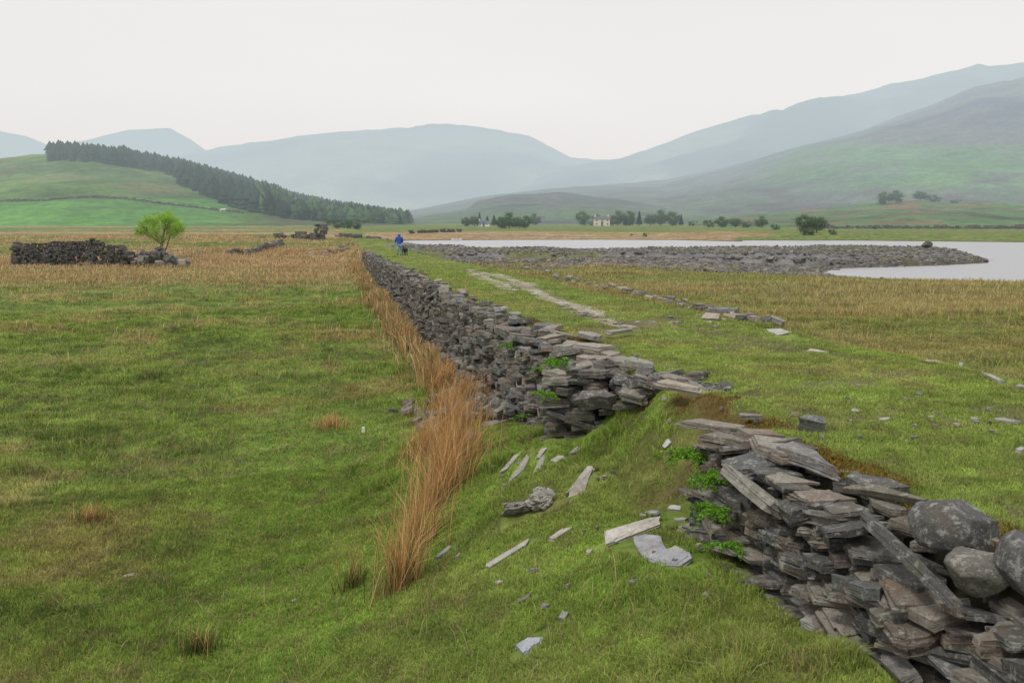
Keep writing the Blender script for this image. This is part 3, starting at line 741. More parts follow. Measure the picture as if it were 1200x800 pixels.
# tiny stones scattered on the slope and turf
for i in range(70):
    if i < 30: c = on(rng.uniform(560, 840), rng.uniform(520, 720))
    else: c = on(rng.uniform(740, 1190), rng.uniform(395, 520))
    if abs(ES(c[0], c[1])+.3) < .35 and gapness(c[1]) < .5: continue
    single('small_stone', 'tiny chip of slate lying loose in the turf', 'stone', c+np.array([0, 0, .02]), group='tiny chips of slate in the turf', L=rng.uniform(.04, .11), W=rng.uniform(.03, .07), H=.025, yaw=rng.uniform(0, 3), n=7, layers=1, bright=1.7)

# coping stones lying loose along the wall tops
for i in range(62):
    y = 11.6+(i/62)**1.5*40; p = wall_pt(y, rng.uniform(-.45, .05)+.12)
    single('coping_stone', 'flat slate lying loose on the crest of the long wall', 'stone', np.array([p[0], p[1], float(ET(y))+rng.uniform(.03, .09)]), group='loose flat slates along the crest of the long wall', L=rng.uniform(.3, .62), W=rng.uniform(.25, .42), H=rng.uniform(.04, .09), yaw=WYAW+rng.normal(0, .5), pitch=rng.normal(0, .1), roll=rng.normal(0, .1), n=11, layers=2, bright=1.35, excl=False)

# ------------------------------------------------------------------ slate waste spit (uncountable)
mb = MB(); nst = 11000
cnt = 0
while cnt < nst:
    px = rng.uniform(470, 1180); py = rng.uniform(289, 322)
    Y = 3.3*F/(py-256); x = (px-600)/F*Y; y = Y+rng.uniform(-2, 2)
    sz_ = float(slate_zone(np.array([x]), np.array([y]))[0])
    if rng.random() > sz_ or fbm(x, y, 5, 4, 42) > .60 and rng.random() < .8: cnt += .2; continue
    L = rng.uniform(.2, .62)*rng.choice([.6, 1, 1.3]); z = Tz(x, y)
    slab(mb, (x, y, z+.03), L, L*rng.uniform(.5, .9), rng.uniform(.05, .18), rng.uniform(0, 6), rng.normal(0, .22), rng.normal(0, .22), 5, 1, col=np.array([.185,.17,.155])*rng.uniform(.3, 1.35))
    cnt += 1
tag(mb.build('slate_rubble', M_stone), 'grey slate waste covering the spit that runs out into the lake', 'rubble', kind='stuff')
p = aty(1086, 291.5, 105); boulder('large dark boulder standing on the far end of the slate spit', (p[0], 105, Tz(p[0], 105)+.36), (.6, .5, .42), 21, (.05,.05,.045))

# ------------------------------------------------------------------ blades
def blades(name, P, H, W, col, lean=.35, wind=(0, 0), mat=None, root_dark=.55, bend=.5):
    n = len(P); a = rng.uniform(0, 2*np.pi, n); d = np.stack([np.cos(a), np.sin(a)], 1)
    b = rng.uniform(0, 2*np.pi, n); ln = rng.uniform(.1, 1.15, n)**1.6*lean
    t = np.stack([np.cos(b)*ln+wind[0], np.sin(b)*ln+wind[1]], 1)
    wv = np.zeros((n, 3)); wv[:, :2] = d*(W/2)[:, None]
    m_ = P+np.column_stack([t*(H*.5*(1-bend*.5))[:, None], H*.55]); tip = P+np.column_stack([t*(H*1.0)[:, None], H*(1-.25*ln)])
    V = np.stack([P-wv, P+wv, m_+wv*.8, m_-wv*.8, tip], 1).reshape(-1, 3)
    i = np.arange(n)*5
    L = np.stack([i, i+1, i+2, i+3, i+3, i+2, i+4], 1).ravel()
    S = np.stack([np.arange(n)*7, np.arange(n)*7+4], 1).ravel()
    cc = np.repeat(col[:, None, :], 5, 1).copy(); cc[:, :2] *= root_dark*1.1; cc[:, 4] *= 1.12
    me = fast_mesh(name, V, L, S, None, {'Col': cc.reshape(-1, 3)}); me.materials.append(mat or M_grass)
    o = bpy.data.objects.new(name, me); C.objects.link(o); return o
def scatter(n, y0, y1, ang=36, pw=1.0):
    u = rng.random(n)
    if abs(pw) < 1e-3: r = y0*(y1/y0)**u
    else: r = (y0**pw+(y1**pw-y0**pw)*u)**(1/pw)
    a = np.radians(rng.uniform(-ang, ang, n)); return np.sin(a)*r, np.cos(a)*r, r
ex = np.array(EXCL)
def keep_mask(x, y):
    s = ES(x, y)
    k = ~((s > -.62) & (s < -.02) & (y < 11.9) & (gapness(y) < .5)) & ~((s > -.75) & (s < .0) & (y >= 11.2) & (y < 88))
    k &= ~((s > -1.0) & (s < .0) & (y > 11.1) & (y < 12))
    k &= lake_sd(x, y) > .4
    k &= ~(rng.random(len(x)) < .93*(1-sst(rutd(x, y)+(fbm(x, y, .5, 3, 43)-.5)*.6, .05, .42)))
    k &= ~((slate_zone(x, y) > .4) & ((fbm(x, y, 5, 4, 42) < .55) | (rng.random(len(x)) < .5)))
    bare = (fbm(x, y, .8, 3, 44) > .62) & (s > .5) & (s < 3.5) & (y < 20); k &= ~(bare & (rng.random(len(x)) < .75))
    g = (gapness(y) > .5) & (s > -.75) & (s < .35) & (fbm(x, y, .5, 3, 41) > .66); k &= ~(g & (rng.random(len(x)) < .8))
    tal = (np.abs(y-17) < 2.2) & (s > -1.3) & (s < -.5); k &= ~(tal & (rng.random(len(x)) < .8))
    idx = np.where(k)[0]
    near = y[idx] < 60
    ii = idx[near]; bad = np.zeros(len(ii), bool)
    for (ex_, ey_, r) in ex:
        bad |= (np.abs(x[ii]-ex_) < r) & (np.abs(y[ii]-ey_) < r)
    k[ii[bad]] = False
    return k
def turf(name, n, y0, y1, pw, wmul, hmul, label, ang=36):
    x, y, r = scatter(n, y0, y1, ang, pw)
    k = keep_mask(x, y); x, y, r = x[k], y[k], r[k]
    z = T(x, y); rgb, dl, moss = ground_col(x, y); s = ES(x, y)
    tuft = sst(fbm(x, y, .45, 2, 91), .52, .75)*sst(fbm(x, y, 3, 2, 92), .3, .6)
    top = (s > -.1) & (s < CW)
    H = (.035+.03*rng.random(len(x))+np.where(top, .0, .015)+tuft*np.where(top, .035, .14)+np.where(dl > .5, .05, 0)+.14*dl*(y > 30)*(~top))*hmul
    H = np.where((s < 0) & (s > -5) & (y < 20), H*.72, H); H = np.where(top, H*.72, H); H = np.where(moss > .4, .03, H)
    W = (.0022+.00040*r)*wmul*rng.uniform(.7, 1.3, len(x))
    straw = rng.random(len(x)) < (.03+.18*dl+.04*(~top))
    v = rng.uniform(.65, 1.4, len(x))
    col = rgb*v[:, None]*1.18
    col[straw] = np.array([.36, .29, .13])*rng.uniform(.6, 1.3, (straw.sum(), 1))
    H = np.where(straw & ~top & (r < 25), H*1.2, H)
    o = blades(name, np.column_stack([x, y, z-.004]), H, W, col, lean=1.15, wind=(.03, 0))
    tag(o, label, 'grass', kind='stuff'); return o
turf('grass', 620000, 4.2, 15, 1.0, 1.0, 1.0, 'short green sheep cropped turf with straw coloured blades in the foreground', 38)
turf('grass', 300000, 15, 45, .6, 1.25, 1.15, 'middle distance pasture grass with dry patches', 34)
turf('grass', 200000, 45, 190, .2, 1.3, 1.2, 'distant strips of green and rust brown moor grass', 32)
# tall dry moor grass of the brown band and the rough ground on the right
x, y, r = scatter(170000, 24, 100, 34, .5)
s = ES(x, y); k = keep_mask(x, y) & ((s < -2.5) | (s > CW+1.5)); rgb, dl, _ = ground_col(x, y)
k &= (rng.random(len(x)) < dl*dl*1.1*np.where(ES(x, y) > 0, .55*sst(fbm(x/3, y, 4, 3, 36), .35, .6)+.1, 1)); x, y, r = x[k], y[k], r[k]
base = np.where(rng.random((len(x), 1)) < .5, np.array([[.62, .48, .28]]), np.array([[.50, .32, .17]]))*rng.uniform(.6, 1.3, (len(x), 1))
rt = (ES(x, y) > 0) & (y < 90); base = base*np.where(rt[:, None], np.array([[.85, .86, .75]]), 1)
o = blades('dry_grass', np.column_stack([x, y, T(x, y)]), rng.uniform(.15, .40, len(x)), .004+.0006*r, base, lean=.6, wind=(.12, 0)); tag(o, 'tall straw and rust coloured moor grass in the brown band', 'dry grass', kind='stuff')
# tussocky straw stems in the near grass
x, y, r = scatter(5000, 5, 24, 36, 1.0); k = keep_mask(x, y) & ((ES(x, y) < -1)) & (fbm(x, y, 1.4, 3, 95) > .5); x, y, r = x[k], y[k], r[k]
o = blades('straw_stalks', np.column_stack([x, y, T(x, y)]), rng.uniform(.10, .30, len(x)), .003+.0003*r, np.array([[.42, .33, .17]])*rng.uniform(.6, 1.25, (len(x), 1)), lean=1.5, wind=(.2, .1)); tag(o, 'pale dead grass stalks strewn through the foreground turf', 'dry grass', kind='stuff')
# moss lip
x = []; 
yv = rng.uniform(3, 24, 42000); sv = rng.uniform(-.14, .75, 42000); xv = XE(yv)+sv/.984
_, _, mo = ground_col(xv, yv); k = (mo > .35); g = gapness(yv) > .5; k &= ~(g & (sv < .35))
xv, yv = xv[k], yv[k]
o = blades('moss', np.column_stack([xv, yv, T(xv, yv)-.004]), rng.uniform(.015, .045, len(xv)), np.full(len(xv), .012), np.where(rng.random((len(xv), 1)) < .6, np.array([[.21, .12, .02]]), np.array([[.12, .12, .02]]))*rng.uniform(.5, 1.4, (len(xv), 1)), lean=.8); tag(o, 'golden brown moss along the turf edge behind the wall', 'moss', kind='stuff')

# ------------------------------------------------------------------ rushes
def rush(label, px, py, h, r, n, green=.25, group=None, wind=(.10, 0), wd=.006):
    c = on(px, py); n = int(n*.62); h *= .90
    a = rng.uniform(0, 2*np.pi, n); q = np.abs(rng.normal(0, .5, n))*r
    P = np.column_stack([c[0]+np.cos(a)*q*1.2, c[1]+np.sin(a)*q, np.zeros(n)]); P[:, 2] = T(P[:, 0], P[:, 1])-.01
    H = h*rng.uniform(.45, 1.03, n)
    gr = rng.random(n) < green+.06
    col = np.where(gr[:, None], np.array([[.10, .13, .03]]), np.where(rng.random((n, 1)) < .5, np.array([[.68, .44, .20]]), np.array([[.48, .26, .105]])))*rng.uniform(.6, 1.35, (n, 1))
    H[gr] *= .6
    P -= np.array(c)
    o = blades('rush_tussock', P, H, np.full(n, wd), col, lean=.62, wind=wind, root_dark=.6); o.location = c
    return tag(o, label, 'rushes', group)
rush('tall narrow rush tussock nearest the camera with a green foot', 472, 688, .98, .24, 520, .30)
rush('rust coloured rush tussock just behind the tall narrow one', 487, 640, .85, .30, 420, .12)
rush('sparse rush tussock leaning right behind the two nearest ones', 505, 600, .80, .32, 380, .08)
rush('wide orange rush tussock in the middle of the rush line', 518, 578, .98, .45, 1000, .08)
rush('dense ginger rush tussock right of the widest one', 530, 548, .95, .4, 1100, .06)
rush('dense rush tussock at the left edge of the ginger clump', 502, 535, .95, .45, 800, .10)
rush('bushy rush tussock whose tips reach the broken wall', 534, 507, .9, .42, 1000, .05)
rush('pale headed rush tussock behind the ginger clump', 515, 490, .90, .5, 700, .06)
rush('brown rush tussock beside the stones fallen from the wall', 541, 478, .92, .42, 900, .05)
rush('far rush tussock beside the base of the middle wall', 519, 457, .85, .55, 900, .05, wd=.009)
rush('highest standing rush tussock against the dark wall', 530, 450, .9, .5, 900, .05, wd=.009)
rush('rush tussock at the far end of the dense clump', 512, 426, .85, .5, 700, .05, wd=.010)
rush('small lone tuft of dry rushes in the open pasture', 387, 502, .42, .38, 420, .05, wd=.007)
rush('green footed tuft with a few straw stems left of the tall tussock', 412, 690, .62, .18, 260, .7)
rush('low green grass tussock with tan stems in the left foreground', 232, 765, .42, .22, 700, .85)
rush('low olive tussock with seed heads in the left middle ground', 105, 612, .36, .26, 600, .6)
# strip of rushes along the foot of the far wall
yv = rng.uniform(23, 84, 20000)**1.0; sv = -.75-np.abs(rng.normal(0, .34, 20000))-np.clip((yv-25)*.012, 0, .8); xv = XE(yv)+sv
k = (fbm(yv, yv*0, 3, 3, 97)+rng.normal(0, .10, len(yv)) > .52); xv, yv = xv[k], yv[k]; n = len(xv)
o = blades('rush_strip', np.column_stack([xv, yv, T(xv, yv)]), rng.uniform(.25, .72, n)*(1-.3*(yv > 50))*(.35+1.1*fbm(xv*3, yv, 1.3, 3, 98)), .006+.0006*yv, np.where(rng.random((n, 1)) < .18, np.array([[.17, .21, .05]]), np.where(rng.random((n, 1)) < .55, np.array([[.62, .43, .23]]), np.array([[.40, .24, .10]])))*rng.uniform(.6, 1.3, (n, 1)), lean=.6); tag(o, 'continuous strip of rust brown rushes along the foot of the far wall', 'rushes', kind='stuff')

# ------------------------------------------------------------------ leaves
def leafmb(mb, P, size, col, flat=0.):
    n = len(P); a = rng.normal(size=(n, 3)); a /= np.linalg.norm(a, axis=1)[:, None]
    b = rng.normal(size=(n, 3)); b -= (a*b).sum(1)[:, None]*a; b /= np.linalg.norm(b, axis=1)[:, None]
    s = np.asarray(size)*rng.uniform(.6, 1.4, n); s = s[:, None]
    V = np.stack([P-a*s, P+b*s*.5, P+a*s, P-b*s*.5], 1).reshape(-1, 3)
    mb.add(V, np.arange(4*n), np.full(n, 4), np.repeat(col, 4, 0))
def fern(label, px, py, r, n, y=None, z=None, group=None):
    c = on(px, py) if y is None else aty(px, py, y)
    mb = MB(); k = max(6, int(n/70)); 
    for i in range(k):      # arching fronds
        an = rng.uniform(0, 2*np.pi); ln = r*rng.uniform(.6, 1.1); up = rng.uniform(.2, .9)
        d = np.array([math.cos(an), math.sin(an)*.8, 0]); t = np.linspace(.05, 1, n//k)
        ax = np.array(c)+np.outer(t*ln, d)+np.outer((up*t-.8*t*t)*ln, [0, 0, 1])
        sd = np.array([-d[1], d[0], 0])*1.0
        P = ax+np.outer(rng.uniform(-1, 1, len(t))*ln*.26*(1-t*.8), sd)+rng.normal(0, r*.03, (len(t), 3))
        cl = np.array([[.16, .34, .03]])*rng.uniform(.45, 1.35, (len(t), 1))
        leafmb(mb, P, r*.055, cl)
    o = mb.build('fern', M_leaf, origin=tuple(c)); return tag(o, label, 'fern', group)
fern('bright green fern at the end of the near wall above the grass', 832, 560, .22, 1500, 7.25)
fern('bright green fern below the upper one at the near wall end', 840, 600, .20, 1500, 6.9)
fern('lowest bright fern at the foot of the near wall end', 848, 640, .17, 1000, 6.6)
fern('darker fern under the projecting slabs in the gap', 808, 535, .24, 1300, 7.8)
fern('round fern tuft growing from the dark wall face above the talus', 595, 404, .17, 900, 15.6)
fern('tall fern hanging down the middle wall next to its end', 650, 425, .22, 1200, 11.2)
fern('fern low on the middle wall near the grass', 638, 462, .20, 900, 11.3)
fern('small fern beside the taller hanging fern', 631, 432, .13, 500, 12.0)
fern('low fern among the fallen stones at the wall foot', 612, 488, .16, 500, 13.6)
fern('patch of ferns on the far wall top behind the person', 487, 318, .5, 700, 45)
fern('fern hanging on the far wall face', 482, 322, .6, 800, 46.5)
fern('dark ferns on the farthest end of the wall', 458, 303, .7, 700, 68)

# ------------------------------------------------------------------ trees
def tube(mb, p, q, r0, r1, col, n=6):
    p = np.array(p, float); q = np.array(q, float); d = q-p; L = np.linalg.norm(d); d /= L
    a = np.cross(d, [0, 0, 1.]); 
    if np.linalg.norm(a) < 1e-3: a = np.array([1., 0, 0])
    a /= np.linalg.norm(a); b = np.cross(d, a); an = np.arange(n)/n*2*np.pi
    ring = np.cos(an)[:, None]*a+np.sin(an)[:, None]*b
    V = np.vstack([p+ring*r0, q+ring*r1]); L_ = []
    for i in range(n): j = (i+1) % n; L_ += [i, j, n+j, n+i]
    mb.add(V, L_, [4]*n, col)
def grow(mb, p, d, L, r, depth, tips, spread=.55):
    steps = 3; q = np.array(p, float)
    for i in range(steps):
        d = d+rng.normal(0, .12, 3); d /= np.linalg.norm(d); w = q+d*L/steps
        tube(mb, q, w, r*(1-.25*i/steps), r*(1-.25*(i+1)/steps), (.11, .095, .075)); q = w
        if depth <= 2: tips.append(q.copy())
    if depth == 0: tips.append(q); return
    for k in range(rng.integers(2, 4)):
        nd = d+rng.normal(0, spread, 3); nd[2] += .12; nd /= np.linalg.norm(nd)
        grow(mb, q, nd, L*rng.uniform(.62, .82), r*.62, depth-1, tips, spread)
c = on(190, 305)
troot = empty('hawthorn_tree', c, 'small spring green tree growing out of the rubble beside the ruin', 'tree')
tb = MB(); tips = []
for k, (dx, dy) in enumerate([(-.25, .1), (.28, -.1), (.02, .25)]):
    grow(tb, c+np.array([dx*.25, dy*.25, -.05]), np.array([dx*.8, dy, 1.]), 1.75, .10, 4, tips, .46)
tb.build('trunk', M_bark, troot, origin=tuple(c))
tips = np.array(tips); tips = tips[tips[:, 2] > c[2]+2.3]
hz0 = tips[:, 2].max()-c[2]; wx0 = np.percentile(tips[:, 0], 97)-np.percentile(tips[:, 0], 3)
el = rng.normal(size=(170, 3)); el /= np.linalg.norm(el, axis=1)[:, None]; el *= (rng.uniform(.25, 1, 170)**.45)[:, None]
el = np.array([.12, 0, 2.85])+el*np.array([2.1, 1.9, 1.25]); el = el[fbm(el[:, 0]+9, el[:, 2]+el[:, 1], 1.1, 2, 5) > .46]; el = el/np.array([4.0/wx0, 4.0/wx0, 4.35/hz0])+np.array(c)
P = np.vstack([np.repeat(tips, 22, 0), np.repeat(el, 40, 0)]); P = P+rng.normal(0, .19, P.shape); P = P[rng.permutation(len(P))[:22000]]
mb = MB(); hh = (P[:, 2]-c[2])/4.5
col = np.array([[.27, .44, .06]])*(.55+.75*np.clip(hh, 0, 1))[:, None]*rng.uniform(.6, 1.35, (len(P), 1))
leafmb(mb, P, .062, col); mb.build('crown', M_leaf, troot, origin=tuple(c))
# fit the tree to 4.5 m of height and about 5 m of spread
hz = hz0; wx = wx0; _ = np.percentile(tips[:, 0], 97)-np.percentile(tips[:, 0], 3)
troot.scale = (3.7/wx, 3.7/wx, 4.2/hz)

def proto_tree(name, kind, seed):
    """unit tree 1 m tall: crown of leaf clumps + trunk, copied for each far tree"""
    global rng
    keep = rng; rng = np.random.default_rng(seed)
    root = bpy.data.objects.new(name, None); tb = MB(); mb = MB()
    if kind == 'conifer':
        tube(tb, (0, 0, 0), (0, 0, .9), .02, .004, (.06, .05, .04)); n = 1500
        h = rng.uniform(.1, 1, n)**.85; r = (1.02-h)*.26*(.6+.4*np.abs(np.sin(h*22)))*rng.uniform(.5, 1.05, n); a = rng.uniform(0, 6.283, n)
        P = np.column_stack([np.cos(a)*r, np.sin(a)*r, h-.05]); col = np.array([[.03, .065, .035]])
        s = .035
    else:
        tube(tb, (0, 0, -.02), (.01, 0, .45), .035, .02, (.09, .08, .065))
        cl = []; nb = 22 if kind == 'broad' else 16
        for i in range(nb):
            v = rng.normal(size=3); v /= np.linalg.norm(v); v *= rng.uniform(.35, 1)**.5
            if kind == 'broad': cc = np.array([v[0]*.44, v[1]*.44, .50+v[2]*.40])
            else: cc = np.array([v[0]*.75, v[1]*.4, .42+v[2]*.36])
            cl.append(cc)
            tube(tb, (.01, 0, .4 if kind == 'broad' else .1), cc*.8+np.array([0, 0, .05]), .012, .004, (.09, .08, .065), 4)
        P = np.vstack([c_+rng.normal(0, 1, (130, 3))*np.array([.085, .085, .065])*rng.uniform(.8, 1.4) for c_ in cl]); P = P[P[:, 2] > .03]
        s = .036; col = np.array([[.085, .15, .045]])
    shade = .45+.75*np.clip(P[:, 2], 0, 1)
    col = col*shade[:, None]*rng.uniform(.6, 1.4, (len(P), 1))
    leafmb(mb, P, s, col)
    t = tb.build('trunk', M_bark); t.parent = root; o = mb.build('crown', M_leaf); o.parent = root
    rng = keep; return root
protos = {'broad': [proto_tree('broadleaf_tree', 'broad', s) for s in (1, 2, 3)], 'conifer': [proto_tree('conifer_tree', 'conifer', s) for s in (4, 5)], 'bush': [proto_tree('bush', 'bush', s) for s in (6, 7)]}
allp = [q for v in protos.values() for q in v]; used = set()
LOWC = [.8]
def far_tree(kind, px, py, hpx, wr, label, group=None, Y=None, i=0):
    if Y is None: Y = (CAMH-.8)*F/max(py-256, 5.5)
    q = protos[kind][i % len(protos[kind])]
    d = ray(px, py); x = d[0]/d[1]*Y
    z = float(Tall(np.array([x]), np.array([Y]))[0])
    h = hpx*Y/F*.92
    if id(q) in used: o = copy_tree(q)
    else:
        o = q; used.add(id(q)); C.objects.link(o)
    o.location = (x, Y, z-.05); o.scale = (h*wr, h*wr, h); o.rotation_euler = (0, 0, rng.uniform(0, 6.28) if kind != 'bush' else rng.uniform(-.3, .3))
    return tag(o, label, 'tree' if kind != 'bush' else 'bush', group)
G1 = 'trees by the white cottage left of the lake head'; G2 = 'trees around the cream house beyond the lake'; G3 = 'low trees along the far shore on the right'
FT = [
 ('bush',394,269,15,1.5,'left half of the dark hedge like thicket beyond the ruin pillar',None,300,0),
 ('bush',418,269,16,1.5,'right half of the dark hedge like thicket beyond the ruin pillar',None,300,1),
 ('broad',546,266,12,1.0,'pale tree at the left end of the wood by the white cottage',G1,400,0),
 ('broad',556,266,14,1.0,'second pale tree from the left in the wood by the white cottage',G1,400,1),
 ('conifer',562,266,18,1.0,'tall thin dark conifer left of the white cottage',G1,405,0),
 ('conifer',571,266,13,1.5,'broad dark conifer behind the white cottage',G1,430,1),
 ('conifer',579,266,14,1.6,'dark conifer touching the large round tree beside the white cottage',G1,430,0),
 ('broad',597,269,20,1.25,'largest round tree right of the white cottage',G1,330,2),
 ('broad',588,269,15,1.3,'lower round tree in front of the largest one by the white cottage',G1,320,0),
 ('broad',608,269,13,1.2,'mid green tree right of the largest round tree',G1,325,1),
 ('broad',616,269,16,1.0,'slim leafy tree at the right end of the wood by the white cottage',G1,330,0),
 ('broad',626,264,15,1.1,'pale tree behind the grey farm roof',G1,470,2),
 ('broad',683,262,18,1.1,'large round tree left of the cream house',G2,470,0),
 ('broad',699,261,14,1.1,'pale tree just behind the cream house',G2,520,1),
 ('bush',692,263,7,1.0,'dark bush beside the left gable of the cream house',G2,450,0),
 ('broad',724,265,19,1.0,'broad tree immediately right of the cream house',G2,440,2),
 ('broad',716,266,8,1.3,'low dark shrubby tree at the right gable of the cream house',G2,435,1),
 ('broad',737,266,19,1.0,'second broad tree right of the cream house',G2,440,0),
 ('conifer',733,267,13,1.5,'dark conifer in front of the broad trees by the cream house',G2,425,1),
 ('conifer',749,266,19,1.2,'pointed dark conifer in the middle of the long tree belt',G2,440,0),
 ('broad',762,266,15,1.1,'rounded tree right of the pointed dark conifer',G2,440,1),
 ('broad',774,266,20,1.1,'brownish tall tree in the right part of the long belt',G2,450,2),
 ('broad',788,266,18,1.2,'wide tree near the right end of the long belt',G2,440,0),
 ('conifer',798,266,15,1.2,'last conifer at the right end of the long belt',G2,440,1),
 ('bush',812,266,8,1.2,'low bush just past the right end of the long belt',G2,430,1),
 ('bush',740,273,3,1.0,'tiny bush on the far shore meadow, left of its pair',None,215,0),
 ('bush',757,274,6,1.0,'green bush standing alone on the far shore meadow',None,212,1),
 ('bush',830,267,12,1.0,'bush at the left end of the low trees on the far shore',G3,360,0),
 ('broad',846,266,14,1.3,'low tree second from the left on the far right shore',G3,360,0),
 ('broad',862,267,13,1.3,'low tree third from the left on the far right shore',G3,350,1),
 ('bush',876,267,10,1.2,'dark bush between the low trees on the far right shore',G3,350,1),
 ('broad',892,268,15,1.1,'tallest of the low trees on the far right shore',G3,345,2),
 ('bush',908,270,9,1.1,'bush left of the big round tree by the water',G3,280,0),
 ('broad',943,277,23,1.15,'big round dark tree close to the water, left trunk',None,225,0),
 ('broad',957,277,22,1.15,'big round dark tree close to the water, right trunk',None,226,1),
 ('bush',950,279,12,1.5,'brown undergrowth below the big round trees by the water',None,212,1),
 ('bush',975,279,9,1.0,'brownish bush right of the big round trees by the water',None,212,0),
 ('bush',1025,268,5,1.0,'small bush on the green field beyond the lake, nearest the big trees',None,300,0),
 ('bush',1144,267,6,1.0,'small bush on the long field wall near the right edge',None,310,1),
 ('broad',1036,243,16,1.2,'left tree of the round copse on the right hillside',None,560,0),
 ('broad',1050,243,16,1.2,'right tree of the round copse on the right hillside',None,560,2),
 ('broad',1078,238,13,1.3,'left tree of the clump on the hillside crest at the right',None,600,1),
 ('bush',1092,240,12,1.4,'spreading bush in the clump on the hillside crest at the right',None,600,0),
 ('bush',1120,243,7,1.6,'outlying low bush right of the clump on the hillside crest',None,590,1),
]
for k_, px, py, h_, wr, lab, grp, Y, i_ in FT: far_tree(k_, px, py, h_, wr, lab, grp, Y, i_)

# plantation of conifers on the left hill: reads as one mass
PLP = [(62,176),(75,172),(150,174),(165,180),(215,190),(300,212),(400,238),(480,252),(480,263),(400,261),(340,257),(300,249),(262,239),(235,227),(215,219),(200,205),(160,198),(115,193),(62,190)]
def inpoly(x, y, P):
    c_ = False; n = len(P)
    for i in range(n):
        x0, y0 = P[i]; x1, y1 = P[(i+1) % n]
        if (y0 > y) != (y1 > y) and x < (x1-x0)*(y-y0)/(y1-y0)+x0: c_ = not c_
    return c_
mb = MB(); cnt = 0; n6 = 6
while cnt < 5600:
    # candidate positions over the hill itself, kept where the wood covers it
    y = rng.uniform(420, 930); a = rng.uniform(-.47, -.08); x = a*y
    z = float(Tall(np.array([x]), np.array([y]))[0]); px = 600+a*F*1.0076; py = 256-(z-CAMH)/y*F
    inside = inpoly(px, py, PLP)
    if y > 870 and 62 < px < 300 and y < 900: inside = True
    if not inside: cnt += .001; continue
    h = rng.uniform(5.5, 9.5)*(1 if px < 330 else .8); h *= rng.choice([.8, .9, 1., 1.08]); w = h*rng.uniform(.36, .52); V = []; L = []; Tt = []
    pale = px > 300 and rng.random() < .45
    col = np.array([.05, .10, .035] if pale else [.018, .038, .022])*rng.uniform(.6, 1.5)
    b = 0
    for lv, (z0, z1, rw_) in enumerate([(.05, .55, 1.), (.25, .82, .95), (.5, 1., .8)]):
        an = np.arange(n6)/n6*6.283+rng.uniform(0, 1); rj = w*rw_*rng.uniform(.7, 1.15, n6)
        V.append(np.column_stack([x+np.cos(an)*rj, y+np.sin(an)*rj, z+h*(z0+rng.uniform(-.04, .04, n6))])); V.append(np.array([[x+rng.normal(0, .1), y, z+h*z1]]))
        for i in range(n6): L += [b+i, b+(i+1) % n6, b+n6]; Tt.append(3)
        b += n6+1
    V = np.vstack(V); cc = np.tile(col, (len(V), 1)); cc[n6::n6+1] *= 1.5
    mb.add(V, L, Tt, cc); cnt += 1
tag(mb.build('conifer_plantation', M_leaf), 'dark conifer plantation running down the ridge of the left hill', 'wood', kind='stuff')

# ------------------------------------------------------------------ field walls
def low_wall(label, pts, h, w, name='field_wall', bright=.8, step=1.0, n=6, cat='stone wall', gap=0.):
    st = MB(); pts = [np.array(p) for p in pts]; o0 = pts[len(pts)//2]
    for a, b in zip(pts[:-1], pts[1:]):
        L = np.hypot(*(b-a)[:2]); yaw = math.atan2(b[1]-a[1], b[0]-a[0]); k = max(1, int(L/step))
        for i in range(k):
            p = a+(b-a)*(i+rng.uniform(.35, .65))/k; z = float(Tall(np.array([p[0]]), np.array([p[1]]))[0])
            if rng.random() < gap: continue
            hh = 0
            while hh < h:
                t = rng.uniform(.25, .45)*h; slab(st, (p[0]+rng.uniform(-w, w)*.2, p[1]+rng.uniform(-w, w)*.2, z+hh+t/2-.03), step*rng.uniform(1.2, 1.7), w*rng.uniform(.8, 1.2), t*1.1, yaw+rng.normal(0, .1), rng.normal(0, .05), 0, n, 1, bright=bright); hh += t
                if hh > .6*h and rng.random() < .4: break
    c_ = (o0[0], o0[1], float(Tall(np.array([o0[0]]), np.array([o0[1]]))[0]))
    return tag(st.build(name, M_stone, origin=c_), label, cat)
def flat(px, Y, z=0): d = ray(px, 262); return np.array([d[0]/d[1]*Y, Y])
low_wall('long dark field wall across the green fields beyond the lake', [flat(940, 318), flat(1060, 314), flat(1200, 305), flat(1320, 300)], 1.0, .8, bright=.5, step=1.2)
hillpt = lambda px, py: on(px, py, Tall, 380, 1000)[:2]
low_wall('dark wall crossing the left hill between rough and bright pasture', [hillpt(-40, 237), hillpt(0, 236), hillpt(60, 235), hillpt(120, 232), hillpt(180, 238), hillpt(240, 245), hillpt(285, 250)], 1.0, 1.0, bright=.45, step=1.6)
low_wall('low tumbled wall on the meadow leading towards the lake head', [flat(396, 190), flat(430, 178), flat(462, 170)], .9, .8, bright=.5, step=1.2)
low_wall('dark broken wall on the brown flats behind the person', [flat(478, 215), flat(505, 225), flat(540, 235)], 1.6*.4, .8, bright=.4, step=1.2, gap=.4)

